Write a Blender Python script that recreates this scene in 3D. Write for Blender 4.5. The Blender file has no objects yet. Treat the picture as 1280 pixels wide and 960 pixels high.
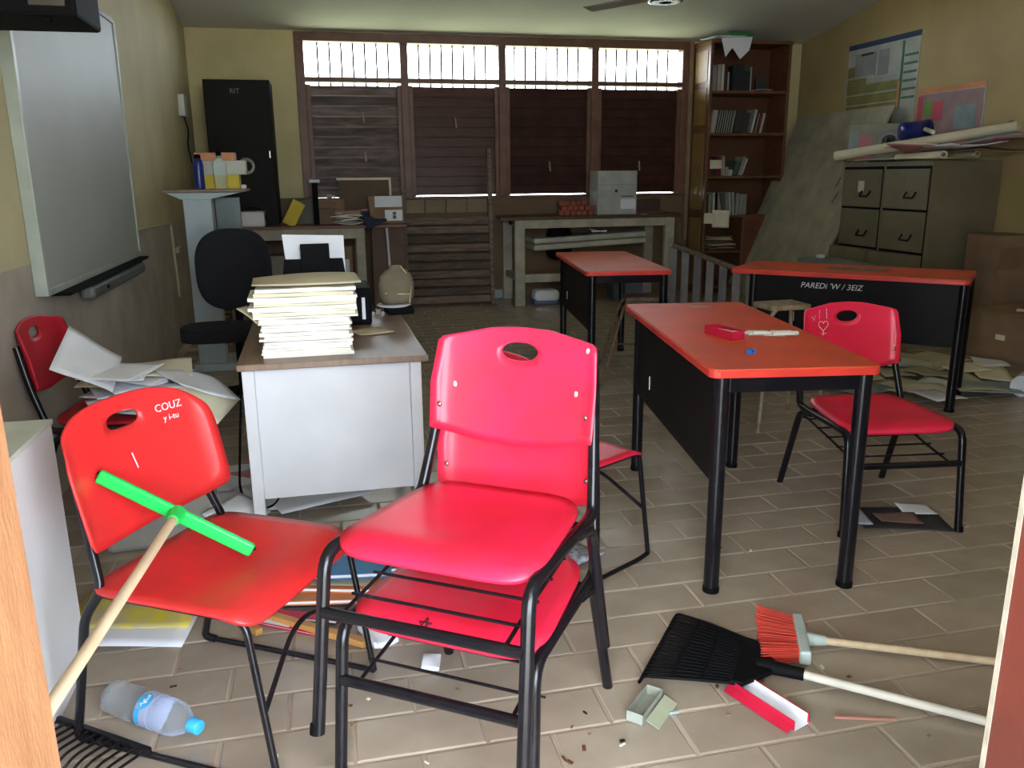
import bpy, math, random
from mathutils import Matrix, Vector
random.seed(7)
SC = bpy.context.scene
COL = SC.collection
D2 = math.radians
# ---------------------------------------------------------------- camera
cam_d = bpy.data.cameras.new('camera'); cam = bpy.data.objects.new('camera', cam_d); COL.objects.link(cam)
cam_d.sensor_width = 36; cam_d.lens = 36*1030.95/1280; cam_d.clip_start = .02; cam_d.clip_end = 200
_p, _r, _y = .2489415, -.00914734, .22111495
_fw = Vector((math.sin(_y)*math.cos(_p), math.cos(_y)*math.cos(_p), -math.sin(_p)))
_rt = Vector((math.cos(_y), -math.sin(_y), 0)); _up = _rt.cross(_fw)
_r2 = _rt*math.cos(_r)+_up*math.sin(_r); _u2 = -_rt*math.sin(_r)+_up*math.cos(_r)
cam.matrix_world = Matrix(((_r2.x, _u2.x, -_fw.x, 0), (_r2.y, _u2.y, -_fw.y, 0), (_r2.z, _u2.z, -_fw.z, 1.42), (0, 0, 0, 1)))
SC.camera = cam
# ---------------------------------------------------------------- world, sun, exposure
w = bpy.data.worlds.new('sky'); SC.world = w; w.use_nodes = True
bg = w.node_tree.nodes['Background']; bg.inputs[0].default_value = (.80, .90, 1, 1); bg.inputs[1].default_value = 1.6
sd = bpy.data.lights.new('sun', 'SUN'); sd.energy = 4.0; sd.angle = D2(.6); sd.color = (1, .95, .86)
sun = bpy.data.objects.new('sun', sd); COL.objects.link(sun); sun.rotation_euler = (D2(8), D2(38), 0)
def portal(name, loc, rot, sx, sy):
    l = bpy.data.lights.new(name, 'AREA'); l.shape = 'RECTANGLE'; l.size = sx; l.size_y = sy; l.cycles.is_portal = True
    o = bpy.data.objects.new(name, l); COL.objects.link(o); o.location = loc; o.rotation_euler = rot
portal('door_portal', (.235, .46, 1.15), (D2(90), 0, 0), .98, 2.3)       # the open doorway behind the camera's frame
portal('front_window_portal', (2.45, .50, 2.625), (D2(90), 0, 0), 2.3, .45)
portal('window_portal', (2.05, 9.66, 2.62), (D2(-90), 0, 0), 4.3, .36)   # the open strip over the louvres
vs = SC.view_settings
SC.display_settings.display_device = 'sRGB'
vs.view_transform = 'Standard'; vs.look = 'None'; vs.gamma = 1; vs.use_curve_mapping = False
vs.exposure = 3.8
# ---------------------------------------------------------------- materials
MATS = {}
def mat(name, col, rough=.6, metal=0, var=.12, scale=6, bump=0, bscale=60, rnd=0, col2=None, spec=.5, coat=0, stretch=None):
    """principled with noise mottling between col and col2; rnd = per-object brightness variation"""
    if name in MATS: return MATS[name]
    m = bpy.data.materials.new(name); m.use_nodes = True; nt = m.node_tree; N = nt.nodes; L = nt.links
    b = N['Principled BSDF']; b.inputs['Roughness'].default_value = rough; b.inputs['Metallic'].default_value = metal
    b.inputs['Specular IOR Level'].default_value = spec; b.inputs['Coat Weight'].default_value = coat
    tc = N.new('ShaderNodeTexCoord'); vec = tc.outputs['Object']
    if stretch:
        mp = N.new('ShaderNodeMapping'); mp.inputs['Scale'].default_value = stretch; L.new(vec, mp.inputs[0]); vec = mp.outputs[0]
    nz = N.new('ShaderNodeTexNoise'); nz.inputs['Scale'].default_value = scale; nz.inputs['Detail'].default_value = 6
    L.new(vec, nz.inputs['Vector'])
    rp = N.new('ShaderNodeValToRGB'); rp.color_ramp.elements[0].position = .35; rp.color_ramp.elements[1].position = .68
    c2 = col2 or [c*(1-var*2) for c in col]
    rp.color_ramp.elements[0].color = (*c2, 1); rp.color_ramp.elements[1].color = (*col, 1)
    L.new(nz.outputs['Fac'], rp.inputs['Fac']); out = rp.outputs[0]
    if rnd:
        oi = N.new('ShaderNodeObjectInfo'); mr = N.new('ShaderNodeMapRange'); mr.inputs[3].default_value = 1-rnd; mr.inputs[4].default_value = 1+rnd
        L.new(oi.outputs['Random'], mr.inputs[0]); mx = N.new('ShaderNodeVectorMath'); mx.operation = 'SCALE'
        L.new(out, mx.inputs[0]); L.new(mr.outputs[0], mx.inputs['Scale']); out = mx.outputs[0]
    L.new(out, b.inputs['Base Color'])
    if bump:
        n2 = N.new('ShaderNodeTexNoise'); n2.inputs['Scale'].default_value = bscale; n2.inputs['Detail'].default_value = 4
        L.new(vec, n2.inputs['Vector']); bp = N.new('ShaderNodeBump'); bp.inputs['Strength'].default_value = bump; bp.inputs['Distance'].default_value = .004
        L.new(n2.outputs['Fac'], bp.inputs['Height']); L.new(bp.outputs[0], b.inputs['Normal'])
    MATS[name] = m; return m
def wall_mat(name, top, low, zsplit, dirt):
    m = mat(name, top, .75, 0, .1, 1.6, .25, 30); nt = m.node_tree; N = nt.nodes; L = nt.links; b = N['Principled BSDF']
    src = b.inputs['Base Color'].links[0].from_socket
    g = N.new('ShaderNodeNewGeometry'); sp = N.new('ShaderNodeSeparateXYZ'); L.new(g.outputs['Position'], sp.inputs[0])
    cp = N.new('ShaderNodeMath'); cp.operation = 'LESS_THAN'; cp.inputs[1].default_value = zsplit; L.new(sp.outputs['Z'], cp.inputs[0])
    nz = N.new('ShaderNodeTexNoise'); nz.inputs['Scale'].default_value = 3.5; nz.inputs['Detail'].default_value = 8; L.new(g.outputs['Position'], nz.inputs['Vector'])
    rp = N.new('ShaderNodeValToRGB'); rp.color_ramp.elements[0].position = .3; rp.color_ramp.elements[1].position = .7
    rp.color_ramp.elements[0].color = (*dirt, 1); rp.color_ramp.elements[1].color = (*low, 1); L.new(nz.outputs['Fac'], rp.inputs[0])
    mx = N.new('ShaderNodeMix'); mx.data_type = 'RGBA'; L.new(cp.outputs[0], mx.inputs['Factor']); L.new(src, mx.inputs['A']); L.new(rp.outputs[0], mx.inputs['B'])
    L.new(mx.outputs['Result'], b.inputs['Base Color']); return m
def glass_mat(name, col, rough=.05, alpha=.35):
    m = bpy.data.materials.new(name); m.use_nodes = True; b = m.node_tree.nodes['Principled BSDF']
    b.inputs['Base Color'].default_value = (*col, 1); b.inputs['Roughness'].default_value = rough
    b.inputs['Transmission Weight'].default_value = 1-alpha; b.inputs['IOR'].default_value = 1.15
    nz = m.node_tree.nodes.new('ShaderNodeTexNoise'); nz.inputs['Scale'].default_value = 25
    bp = m.node_tree.nodes.new('ShaderNodeBump'); bp.inputs['Strength'].default_value = .4; bp.inputs['Distance'].default_value = .004
    m.node_tree.links.new(nz.outputs['Fac'], bp.inputs['Height']); m.node_tree.links.new(bp.outputs[0], b.inputs['Normal'])
    MATS[name] = m; return m
RED = mat('red_plastic', (.86, .022, .085), .36, var=.06, scale=5, col2=(.72, .02, .045), spec=.45)
RED2 = mat('orange_red_plastic', (.80, .028, .03), .38, var=.1, scale=5, col2=(.60, .03, .03))
TOPM = mat('orange_red_laminate', (.78, .10, .038), .5, scale=4, col2=(.62, .085, .034), spec=.35)
TOPE = mat('red_edge_band', (.80, .055, .04), .4)
BLK = mat('black_painted_steel', (.004, .004, .007), .25, 0, .2, 30, col2=(.010, .009, .011), spec=.4)
BLKP = mat('black_plastic', (.004, .004, .005), .7, spec=.12)
BLKS = mat('black_sheet_steel', (.006, .005, .006), .5, 0, .2, 3, col2=(.010, .008, .009), spec=.15)
FAB = mat('black_fabric', (.010, .010, .014), .95, bump=.3, bscale=300)
GREY = mat('light_grey_enamel', (.66, .67, .71), .35, 0, .05, 4)
GREY2 = mat('grey_enamel', (.30, .31, .31), .5, 0, .1, 4)
CART = mat('pale_blue_grey_enamel', (.42, .50, .52), .45, 0, .06, 4)
WHT = mat('white_paint', (.75, .77, .8), .45, 0, .05, 3)
CREAM = mat('cream_painted_wood', (.50, .47, .36), .6, 0, .15, 8, .3, 60)
PAPER = mat('white_paper', (.87, .89, .94), .85, 0, .04, 5, rnd=.06)
PAPC = mat('cream_paper', (.84, .78, .58), .85, 0, .06, 5, rnd=.1)
FOLD = mat('manila_folder', (.96, .94, .85), .8, 0, .05, 6, rnd=.06)
PAPY = mat('yellowed_paper', (.62, .55, .36), .85, 0, .1, 5, rnd=.15)
PINK = mat('pink_paper', (.62, .26, .28), .85, 0, .1, 5)
WOODL = mat('pale_wood', (.66, .52, .33), .55, 0, .1, 5, stretch=(8, 8, 1.2), col2=(.55, .42, .26))
WOODO = mat('orange_pine_wood', (.70, .36, .10), .5, 0, .12, 6, col2=(.55, .27, .08))
WOODB = mat('brown_varnished_wood', (.20, .085, .035), .4, 0, .2, 5, stretch=(2, 2, 12), col2=(.12, .05, .02))
WOODD = mat('dark_red_brown_wood', (.115, .042, .028), .34, 0, .2, 6, stretch=(1, 8, 8), col2=(.07, .028, .02), rnd=.2)
WOODF = mat('brown_frame_wood', (.19, .085, .045), .45, 0, .2, 6, col2=(.13, .055, .03))
WOODG = mat('worn_grey_brown_wood', (.20, .15, .11), .7, 0, .25, 6, .3, 50, stretch=(1, 8, 8), col2=(.10, .065, .05), rnd=.45)
DESKT = mat('brown_desk_laminate', (.26, .17, .115), .38, 0, .15, 5, stretch=(8, 1, 1), col2=(.2, .13, .09))
CARD = mat('cardboard', (.30, .19, .11), .8, 0, .12, 6, .2, 40)
BLUE = mat('bright_blue_plastic', (.02, .22, .75), .35)
NAVY = mat('navy_blue_enamel', (.015, .03, .22), .3)
LBLUE = mat('blue_grey_card', (.30, .40, .42), .7)
CYAN = mat('light_blue_plastic', (.05, .45, .85), .3)
YEL = mat('yellow_card', (.72, .55, .03), .6)
ORG = mat('orange_card', (.75, .28, .10), .6)
GRN = mat('green_plastic', (.01, .62, .10), .35, 0, .06)
DGRN = mat('green_card', (.05, .30, .09), .6)
METAL = mat('chrome', (.6, .6, .6), .25, 1)
DMETAL = mat('dark_handle_metal', (.012, .011, .010), .7, 0, spec=.2)
BEIGE = mat('beige_cloth', (.22, .185, .12), .85, 0, .12, 10, .3, 60)
BLUECL = mat('dark_blue_cloth', (.03, .04, .09), .9)
CABG = mat('olive_grey_steel', (.235, .205, .125), .5, 0, .12, 3, col2=(.18, .16, .10), spec=.3)
BOARDM = mat('worn_pale_board', (.50, .47, .34), .75, 0, .3, 4, .2, 20, col2=(.34, .32, .23))
WBOARD = mat('whiteboard_enamel', (.38, .40, .36), .5, 0, .05, 1.5)
ALU = mat('pale_green_grey_trim', (.42, .47, .40), .4)
BRIS = mat('orange_red_bristle', (.85, .08, .05), .6, rnd=.1)
INK = mat('black_ink', (.01, .01, .012), .6)
CHALK = mat('white_chalk', (.75, .77, .66), .9)
CHALKW = mat('white_marker_paint', (.8, .8, .8), .7)
CRIM = mat('crimson_card', (.62, .01, .05), .5)
BRICKR = mat('red_clay', (.34, .09, .05), .8)
BKC = [mat('book_cover_%s' % n, c, .6, rnd=.15) for n, c in (('cream', (.45, .42, .34)), ('grey', (.30, .31, .28)), ('dark', (.03, .035, .035)), ('maroon', (.20, .03, .03)), ('green', (.06, .12, .07)), ('white', (.6, .6, .52)))]
PET = glass_mat('clear_plastic', (.86, .93, 1.0), .08, .10)
TILE = mat('glazed_floor_tile', (.42, .355, .28), .23, 0, .1, 7, .12, 14, rnd=.09, col2=(.36, .30, .235), spec=.5)
GROUT = mat('floor_grout', (.62, .50, .40), .9, 0, .3, 1.3, .4, 60, col2=(.30, .235, .18))
W_L = wall_mat('left_wall_paint', (.62, .55, .32), (.50, .45, .38), 1.06, (.36, .31, .24))
W_B = wall_mat('back_wall_paint', (.74, .64, .33), (.20, .13, .07), 1.19, (.16, .10, .055))
W_R = wall_mat('right_wall_paint', (.52, .40, .18), (.36, .27, .13), .6, (.26, .2, .1))
CEIL = mat('ceiling_paint', (.68, .67, .62), .8, 0, .05, 1.2)
JAMBL = mat('bare_orange_wood', (.26, .125, .055), .7, 0, .2, 5, .3, 40, stretch=(6, 6, 1.5), col2=(.20, .085, .035))
JAMBR = mat('red_brown_paint', (.085, .014, .007), .5, 0, .15, 6, .2, 40, col2=(.06, .011, .006))
GRASS = mat('grass_ground', (.25, .28, .16), .9, 0, .25, 3)
CONC = mat('pale_concrete', (.50, .47, .42), .9, 0, .1, 3)
# ---------------------------------------------------------------- mesh builder
class MB:
    def __init__(s): s.v = []; s.f = []; s.sm = []
    def add(s, vs, fs, sm=False, M=None):
        o = len(s.v)
        for v in vs: s.v.append(tuple(M @ Vector(v)) if M is not None else tuple(v))
        for f in fs: s.f.append(tuple(o+i for i in f)); s.sm.append(sm)
        return s
    def box(s, c, d, rz=0, M=None, rx=0, ry=0):
        x, y, z = d[0]/2, d[1]/2, d[2]/2
        T = Matrix.Translation(c) @ Matrix.Rotation(rz, 4, 'Z') @ Matrix.Rotation(ry, 4, 'Y') @ Matrix.Rotation(rx, 4, 'X')
        if M is not None: T = M @ T
        return s.add([(a*x, b*y, e*z) for a in (-1, 1) for b in (-1, 1) for e in (-1, 1)],
                     [(0, 1, 3, 2), (4, 6, 7, 5), (0, 4, 5, 1), (2, 3, 7, 6), (0, 2, 6, 4), (1, 5, 7, 3)], M=T)
    def bb(s, x0, x1, y0, y1, z0, z1): return s.box(((x0+x1)/2, (y0+y1)/2, (z0+z1)/2), (abs(x1-x0), abs(y1-y0), abs(z1-z0)))
    def tube(s, P, r, n=8, M=None):
        P = [Vector(p) for p in P]; R = r if isinstance(r, (list, tuple)) else [r]*len(P)
        t = (P[1]-P[0]).normalized(); u = t.orthogonal().normalized(); vs = []; fs = []
        for i, p in enumerate(P):
            a = (P[min(i+1, len(P)-1)]-P[max(i-1, 0)]).normalized()
            u = (u-a*u.dot(a)).normalized(); w_ = a.cross(u)
            for k in range(n):
                q = 2*math.pi*k/n; vs.append(p+(u*math.cos(q)+w_*math.sin(q))*R[i])
        for i in range(len(P)-1):
            for k in range(n): fs.append((i*n+k, i*n+(k+1) % n, (i+1)*n+(k+1) % n, (i+1)*n+k))
        s.add(vs, fs, True, M); L = len(P)-1
        s.add(vs[:n], [tuple(range(n))[::-1]], False, M); s.add(vs[L*n:], [tuple(range(n))], False, M)
        return s
    def lathe(s, prof, n=20, M=None, sm=True):
        vs = [(r*math.cos(2*math.pi*k/n), r*math.sin(2*math.pi*k/n), z) for r, z in prof for k in range(n)]
        fs = [(i*n+k, i*n+(k+1) % n, (i+1)*n+(k+1) % n, (i+1)*n+k) for i in range(len(prof)-1) for k in range(n)]
        s.add(vs, fs, sm, M); L = len(prof)-1
        if prof[0][0] > .0005: s.add(vs[:n], [tuple(range(n))[::-1]], False, M)
        if prof[-1][0] > .0005: s.add(vs[L*n:], [tuple(range(n))], False, M)
        return s
    def prism(s, poly, z0, z1, M=None):
        n = len(poly); vs = [(x, y, z0) for x, y in poly]+[(x, y, z1) for x, y in poly]
        fs = [tuple(range(n))[::-1], tuple(range(n, 2*n))]+[(i, (i+1) % n, n+(i+1) % n, n+i) for i in range(n)]
        return s.add(vs, fs, M=M)
    def shell(s, outer, fn, th, hole=None, n=48, rings=6, ctr=(0, 0)):
        """solid curved sheet: outer(t)->(a,b); hole(t)->(a,b) or None; fn(a,b,w)->point, w = offset through the thickness"""
        vs = []; fs = []; 
        for side in (0, 1):
            for i in range(rings+1):
                q = i/rings
                for k in range(n):
                    t = k/n; o = outer(t); h = hole(t) if hole else (ctr[0]+(o[0]-ctr[0])*.02, ctr[1]+(o[1]-ctr[1])*.02)
                    a = h[0]+(o[0]-h[0])*q; b = h[1]+(o[1]-h[1])*q
                    vs.append(fn(a, b, th*(.5-side)))
        m = n*(rings+1)
        for i in range(rings):
            for k in range(n):
                a, b, c, d = i*n+k, i*n+(k+1) % n, (i+1)*n+(k+1) % n, (i+1)*n+k
                fs.append((a, d, c, b)); fs.append((m+a, m+b, m+c, m+d))
        for k in range(n):
            a, b = rings*n+k, rings*n+(k+1) % n; fs.append((a, m+a, m+b, b))
            if hole: fs.append((k, (k+1) % n, m+(k+1) % n, m+k))
        if not hole: fs += [tuple(range(n)), tuple(range(m, m+n))[::-1]]
        return s.add(vs, fs, True)
    def build(s, name, m, parent=None, bevel=0, seg=2, label=None, kind=None):
        me = bpy.data.meshes.new(name); me.from_pydata(s.v, [], s.f); me.materials.append(m)
        for p, q in zip(me.polygons, s.sm): p.use_smooth = q
        o = bpy.data.objects.new(name, me); COL.objects.link(o)
        if parent: o.parent = parent
        if bevel:
            b = o.modifiers.new('bevel', 'BEVEL'); b.width = bevel; b.segments = seg; b.limit_method = 'ANGLE'; b.angle_limit = D2(50)
        if label: o['label'] = label
        if kind: o['kind'] = kind
        return o
def B(name, m, parent, c, d, bevel=.003, rz=0, rx=0, ry=0, label=None): return MB().box(c, d, rz, rx=rx, ry=ry).build(name, m, parent, bevel, label=label)
def thing(name, label, cat, loc=(0, 0, 0), rz=0, group=None, rx=0, ry=0):
    o = bpy.data.objects.new(name, None); COL.objects.link(o); o.empty_display_size = .05
    o.location = loc; o.rotation_euler = (D2(rx), D2(ry), D2(rz)); return tag(o, label, cat, group)
def tag(o, label, cat, group=None):
    o['label'] = label; o['category'] = cat
    if group: o['group'] = group
    return o
def place(o, loc, rz=0, rx=0, ry=0): o.location = loc; o.rotation_euler = (D2(rx), D2(ry), D2(rz)); return o
def struct(o): o['kind'] = 'structure'; return o
def copy_tree(o, parent=None):
    c = o.copy(); COL.objects.link(c); c.parent = parent
    for ch in list(o.children): copy_tree(ch, c)
    return c
def text(name, s, size, m, parent, M, ext=.0006, label=None, shear=0):
    cu = bpy.data.curves.new(name, 'FONT'); cu.body = s; cu.size = size; cu.extrude = ext; cu.align_x = 'CENTER'; cu.align_y = 'CENTER'; cu.shear = shear; cu.resolution_u = 3
    t = bpy.data.objects.new(name, cu); COL.objects.link(t); bpy.context.view_layer.update()
    me = bpy.data.meshes.new_from_object(t.evaluated_get(bpy.context.evaluated_depsgraph_get())); bpy.data.objects.remove(t)
    me.materials.clear(); me.materials.append(m)
    o = bpy.data.objects.new(name, me); COL.objects.link(o); o.parent = parent; o.matrix_local = M
    return o
def arc(c, r, a0, a1, n, plane='yz', x=0):
    out = []
    for i in range(n+1):
        a = D2(a0+(a1-a0)*i/n); out.append((x, c[0]+r*math.cos(a), c[1]+r*math.sin(a)) if plane == 'yz' else (c[0]+r*math.cos(a), x, c[1]+r*math.sin(a)))
    return out
def smooth_path(P, r=.05, n=5):
    """round the corners of a polyline"""
    P = [Vector(p) for p in P]; out = [P[0]]
    for i in range(1, len(P)-1):
        a = P[i-1]-P[i]; b = P[i+1]-P[i]; q = min(r, a.length*.45, b.length*.45)
        p0 = P[i]+a.normalized()*q; p1 = P[i]+b.normalized()*q
        for k in range(n+1):
            t = k/n; out.append(p0*(1-t)**2+P[i]*2*t*(1-t)+p1*t*t)
    out.append(P[-1]); return out
def sheet_mesh(wd, ht, bend=.01, seed=0, th=.0012, crumple=0, nx=8, ny=8):
    rg = random.Random(seed); ph = [rg.uniform(0, 6.28) for _ in range(6)]; mb = MB()
    def fn(u, v, w_):
        x = (u-.5)*wd; y = (v-.5)*ht
        z = bend*(math.sin(u*3+ph[0])*math.sin(v*2.5+ph[1])+1)+crumple*(math.sin(u*13+ph[2])*math.cos(v*11+ph[3])+math.sin(u*23*v+ph[4])+2)
        return (x, y, max(z, 0)+w_)
    vs = [fn(i/nx, j/ny, s_) for s_ in (th, 0) for j in range(ny+1) for i in range(nx+1)]; m = (nx+1)*(ny+1); fs = []
    for j in range(ny):
        for i in range(nx):
            a = j*(nx+1)+i; fs.append((a, a+1, a+nx+2, a+nx+1)); fs.append((m+a, m+a+nx+1, m+a+nx+2, m+a+1))
    ring = [i for i in range(nx)]+[j*(nx+1)+nx for j in range(ny)]+[ny*(nx+1)+i for i in range(nx, 0, -1)]+[j*(nx+1) for j in range(ny, 0, -1)]
    for a, b in zip(ring, ring[1:]+ring[:1]): fs.append((a, m+a, m+b, b))
    mb.add(vs, fs, True); return mb
def rrect(hw, hh, r, p=4.0):
    """superellipse outline"""
    def f(t):
        a = 2*math.pi*t; c, s_ = math.cos(a), math.sin(a)
        return (hw*math.copysign(abs(c)**(2/p), c), hh*math.copysign(abs(s_)**(2/p), s_))
    return f
# ================================================================ SETTING
XL, XR, YB, YF = -1.25, 5.75, 9.55, .66
def S(name, mb, m, parent=None, bevel=0):
    o = mb.build(name, m, parent, bevel)
    if parent is None: struct(o)
    return o
floor = S('floor', MB().bb(XL-.15, XR+.15, .3, YB+.1, -.12, -.0035), GROUT)
# glazed 34 x 17 cm tiles in running bond: the 300 largest in view are objects, the rest one part
TW, TD = .337, .1695
def tile_mesh():
    g_, h, c = .0042, .005, .004; a, b = TW/2-g_, TD/2-g_
    mb = MB(); lo = [(-a, -b, -h), (a, -b, -h), (a, b, -h), (-a, b, -h)]; mi = [(x, y, -.002) for x, y, z in lo]
    hi = [(x-math.copysign(c, x), y-math.copysign(c, y), 0) for x, y, z in lo]
    fs = [(8, 9, 10, 11)]
    for k in range(4):
        j = (k+1) % 4; fs += [(k, j, 4+j, 4+k), (4+k, 4+j, 8+j, 8+k)]
    mb.add(lo+mi+hi, fs); return mb
tiles = []
row = 0; y = 1.635-TD*6
r0 = -6
while y < YB-.05:
    yc = y+TD/2; off = (.503 if r0 % 2 == 0 else .335)-TW*8
    x = off
    while x < XR:
        xc = x+TW/2
        if xc > XL+.1 and xc < XR-.1 and yc > .78: tiles.append((xc, yc))
        x += TW
    y += TD; r0 += 1
def inview(x, y):
    v = cam.matrix_world.inverted() @ Vector((x, y, 0)); 
    if v.z > -.1: return False
    px, py = 1030.95*v.x/-v.z, 1030.95*-v.y/-v.z
    return abs(px) < 650 and py < 500
vis = sorted([t for t in tiles if inview(*t)], key=lambda t: t[0]**2+t[1]**2)[:300]
vs_ = set(vis); tm = None; rg = random.Random(3)
for t in vis:
    if tm is None: o = tile_mesh().build('tile', TILE, floor); tm = o
    else: o = tm.copy(); COL.objects.link(o)
    o.location = (t[0], t[1], rg.uniform(-.0012, .0008)); o.rotation_euler = (rg.uniform(-.003, .003), rg.uniform(-.002, .002), rg.uniform(-.004, .004))
far = MB(); base = tile_mesh()
for t in tiles:
    if t not in vs_: far.add([(v[0]+t[0], v[1]+t[1], v[2]+rg.uniform(-.0004, .0004)) for v in base.v], base.f)
far.build('tile_field', TILE, floor, kind='stuff')
# walls
S('wall_left', MB().bb(XL-.15, XL, .66, YB, -.1, 3.75), W_L)
S('wall_right', MB().bb(XR, XR+.15, .66, YB, -.1, 3.75), W_R)
wb = S('wall_back', MB().bb(XL-.15, -.17, YB, YB+.15, -.1, 3.0).bb(4.30, XR+.15, YB, YB+.15, -.1, 3.0).bb(-.17, 4.30, YB, YB+.15, -.1, 1.175).bb(-.17, 4.30, YB, YB+.15, 2.893, 3.0), W_B)
wf = S('wall_front', MB().bb(XL-.15, -.285, .52, .66, -.1, 3.2).bb(.76, 1.3, .52, .66, -.1, 3.2).bb(1.3, 3.6, .52, .66, -.1, 2.4).bb(1.3, 3.6, .52, .66, 2.85, 3.2).bb(3.6, XR+.15, .52, .66, -.1, 3.2).bb(-.285, .76, .52, .66, 2.35, 3.2), W_B)
w2 = struct(bpy.data.objects.new('window_2', None)); COL.objects.link(w2); w2.location = (0, .59, 0)
for k in range(3): MB().bb(1.3+1.11*k, 1.38+1.11*k, -.05, .05, 2.4, 2.85).build('mullion', WOODF, w2)
struct(MB().bb(-6, 9, -2.2, .5, 2.95, 3.1).build('trim_5', CEIL))     # porch roof over the entrance
S('ceiling', MB().add([(XL-.15, YB+.15, 2.88), (XR+.15, YB+.15, 2.88), (XR+.15, 5.1, 3.57), (XL-.15, 5.1, 3.57), (XL-.15, .4, 3.0), (XR+.15, .4, 3.0),
    (XL-.15, YB+.9, 2.9), (XR+.15, YB+.9, 2.9), (XR+.15, 5.1, 3.75), (XL-.15, 5.1, 3.75), (XL-.15, .4, 3.2), (XR+.15, .4, 3.2)],
    [(0, 1, 2, 3), (3, 2, 5, 4), (6, 9, 8, 7), (9, 10, 11, 8), (0, 3, 9, 6), (3, 4, 10, 9), (1, 7, 8, 2), (2, 8, 11, 5), (4, 5, 11, 10), (0, 6, 7, 1)]), CEIL)
# course of glazed blocks under the window sill
bm0 = None
for k in range(4):
    if bm0 is None: bm0 = o = B('block', mat('ochre_block', (.24, .17, .08), .5, rnd=.1), wb, (0, 0, 0), (.232, .02, .15), .004)
    else: o = bm0.copy(); COL.objects.link(o)
    o.location = (1.03+.24*k, YB-.006, 1.075)
struct(B('baseboard_back', mat('pale_blue_tile', (.42, .47, .50), .35), None, (2.02, YB-.008, .05), (.25, .016, .10), .003))
# door frame: two jambs of the doorway the picture is taken through
struct(MB().bb(-.285, -.255, .50, .70, 0, 2.35).build('trim_1', JAMBL, None, .003))
j2 = struct(MB().bb(.728, .76, .52, .70, 0, 2.35).build('trim_2', JAMBR, None, .002))
MB().bb(.7265, .7285, .6945, .7008, 0, 2.35).build('bare_edge', mat('worn_white_paint_edge', (.26, .23, .18), .7, 0, .2, 30), j2, label='worn white painted edge')
struct(MB().bb(-.285, .76, .52, .70, 2.33, 2.37).build('trim_3', JAMBR, None, .002))
struct(MB().bb(-.30, .775, .30, .66, -.05, -.004).build('trim_4', CONC, None))
struct(MB().bb(-40, 45, -30, .3, -.16, -.10).build('ground', CONC)); struct(MB().bb(-40, 45, 9.7, 60, -.2, -.13).build('ground.001', GRASS))
# ---------------------------------------------------------------- the louvred window
win = struct(bpy.data.objects.new('window_1', None)); COL.objects.link(win); win.location = (0, YB, 0)
F = MB().bb(-.17, 4.30, -.03, .13, 2.80, 2.893).bb(-.17, -.075, -.03, .13, 1.17, 2.80).bb(4.215, 4.30, -.03, .13, 1.17, 2.80).bb(-.17, 4.30, -.02, .13, 1.155, 1.185)
F.build('window_frame', WOODF, win, .006)
MB().bb(4.295, 4.345, -.05, .0, .62, 2.89).build('corner_post', mat('pale_brown_post', (.30, .21, .12), .6), win, .004)
mull = [.975, 2.062, 3.148]
edges = [-.075, .975, 2.062, 3.148, 4.215]
for x in mull: MB().bb(x-.042, x+.042, -.035, .12, 1.18, 2.805).build('mullion', WOODF, win, .005)
for i in range(4):
    a = edges[i]+(.042 if i else 0); b = edges[i+1]-(.042 if i < 3 else 0)
    MB().bb(a, b, -.02, .10, 2.395, 2.445).build('transom', WOODF, win, .004)
    for k in range(7):
        x = a+(b-a)*(k+1)/8+.012; MB().tube([(x, .16, 1.9), (x+.004, .16, 2.86)], .011, 6).build('window_bar', DMETAL, win)
    for s_ in (0, 1): MB().bb((a, b-.045)[s_], (a+.045, b)[s_], -.012, .09, 1.187, 2.37).build('sash_stile', WOODF, win, .003)
    n = 11; z0 = 1.190; z1 = 2.36; h = (z1-z0)/n; tl = -.27 if i == 0 else (-.15, -.07, -.07)[i-1]
    for k in range(n):
        dz = .006 if (i > 0 and k == 0) else 0
        o = B('louvre_slat', mat('glare_tinted_wood', (.20, .145, .135), .26, 0, .3, 4, stretch=(1, 6, 6), col2=(.10, .07, .065), rnd=.3, spec=.8) if i == 0 else WOODD if i == 1 else mat('dimmed_slat_wood', (.06, .02, .014), .6, 0, .2, 6, spec=.2, rnd=.15), win, ((a+b)/2, .035, z0+h*(k+.5)+dz), (b-a-.086, .030 if i == 0 else .024, h*1.04-dz), .005, rx=tl)  # left bay's glare is painted as paler wood, right bays' dimness as darker
    for zz in ((1.62, 2.03) if i == 0 else (1.5, 1.98)[(0 if i in (2, 3) else 1):(1 if i in (2, 3) else 2)]):
        x = (a+b)/2+(.08 if i == 0 else 0)
        MB().tube([(x+.01, -.03, zz-.05), (x, -.035, zz+.06)], .011, 6).tube([(x, -.03, zz), (x, .03, zz)], .006, 6).build('louvre_lever', mat('pale_worn_lever', (.40, .29, .22), .5), win)
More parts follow.
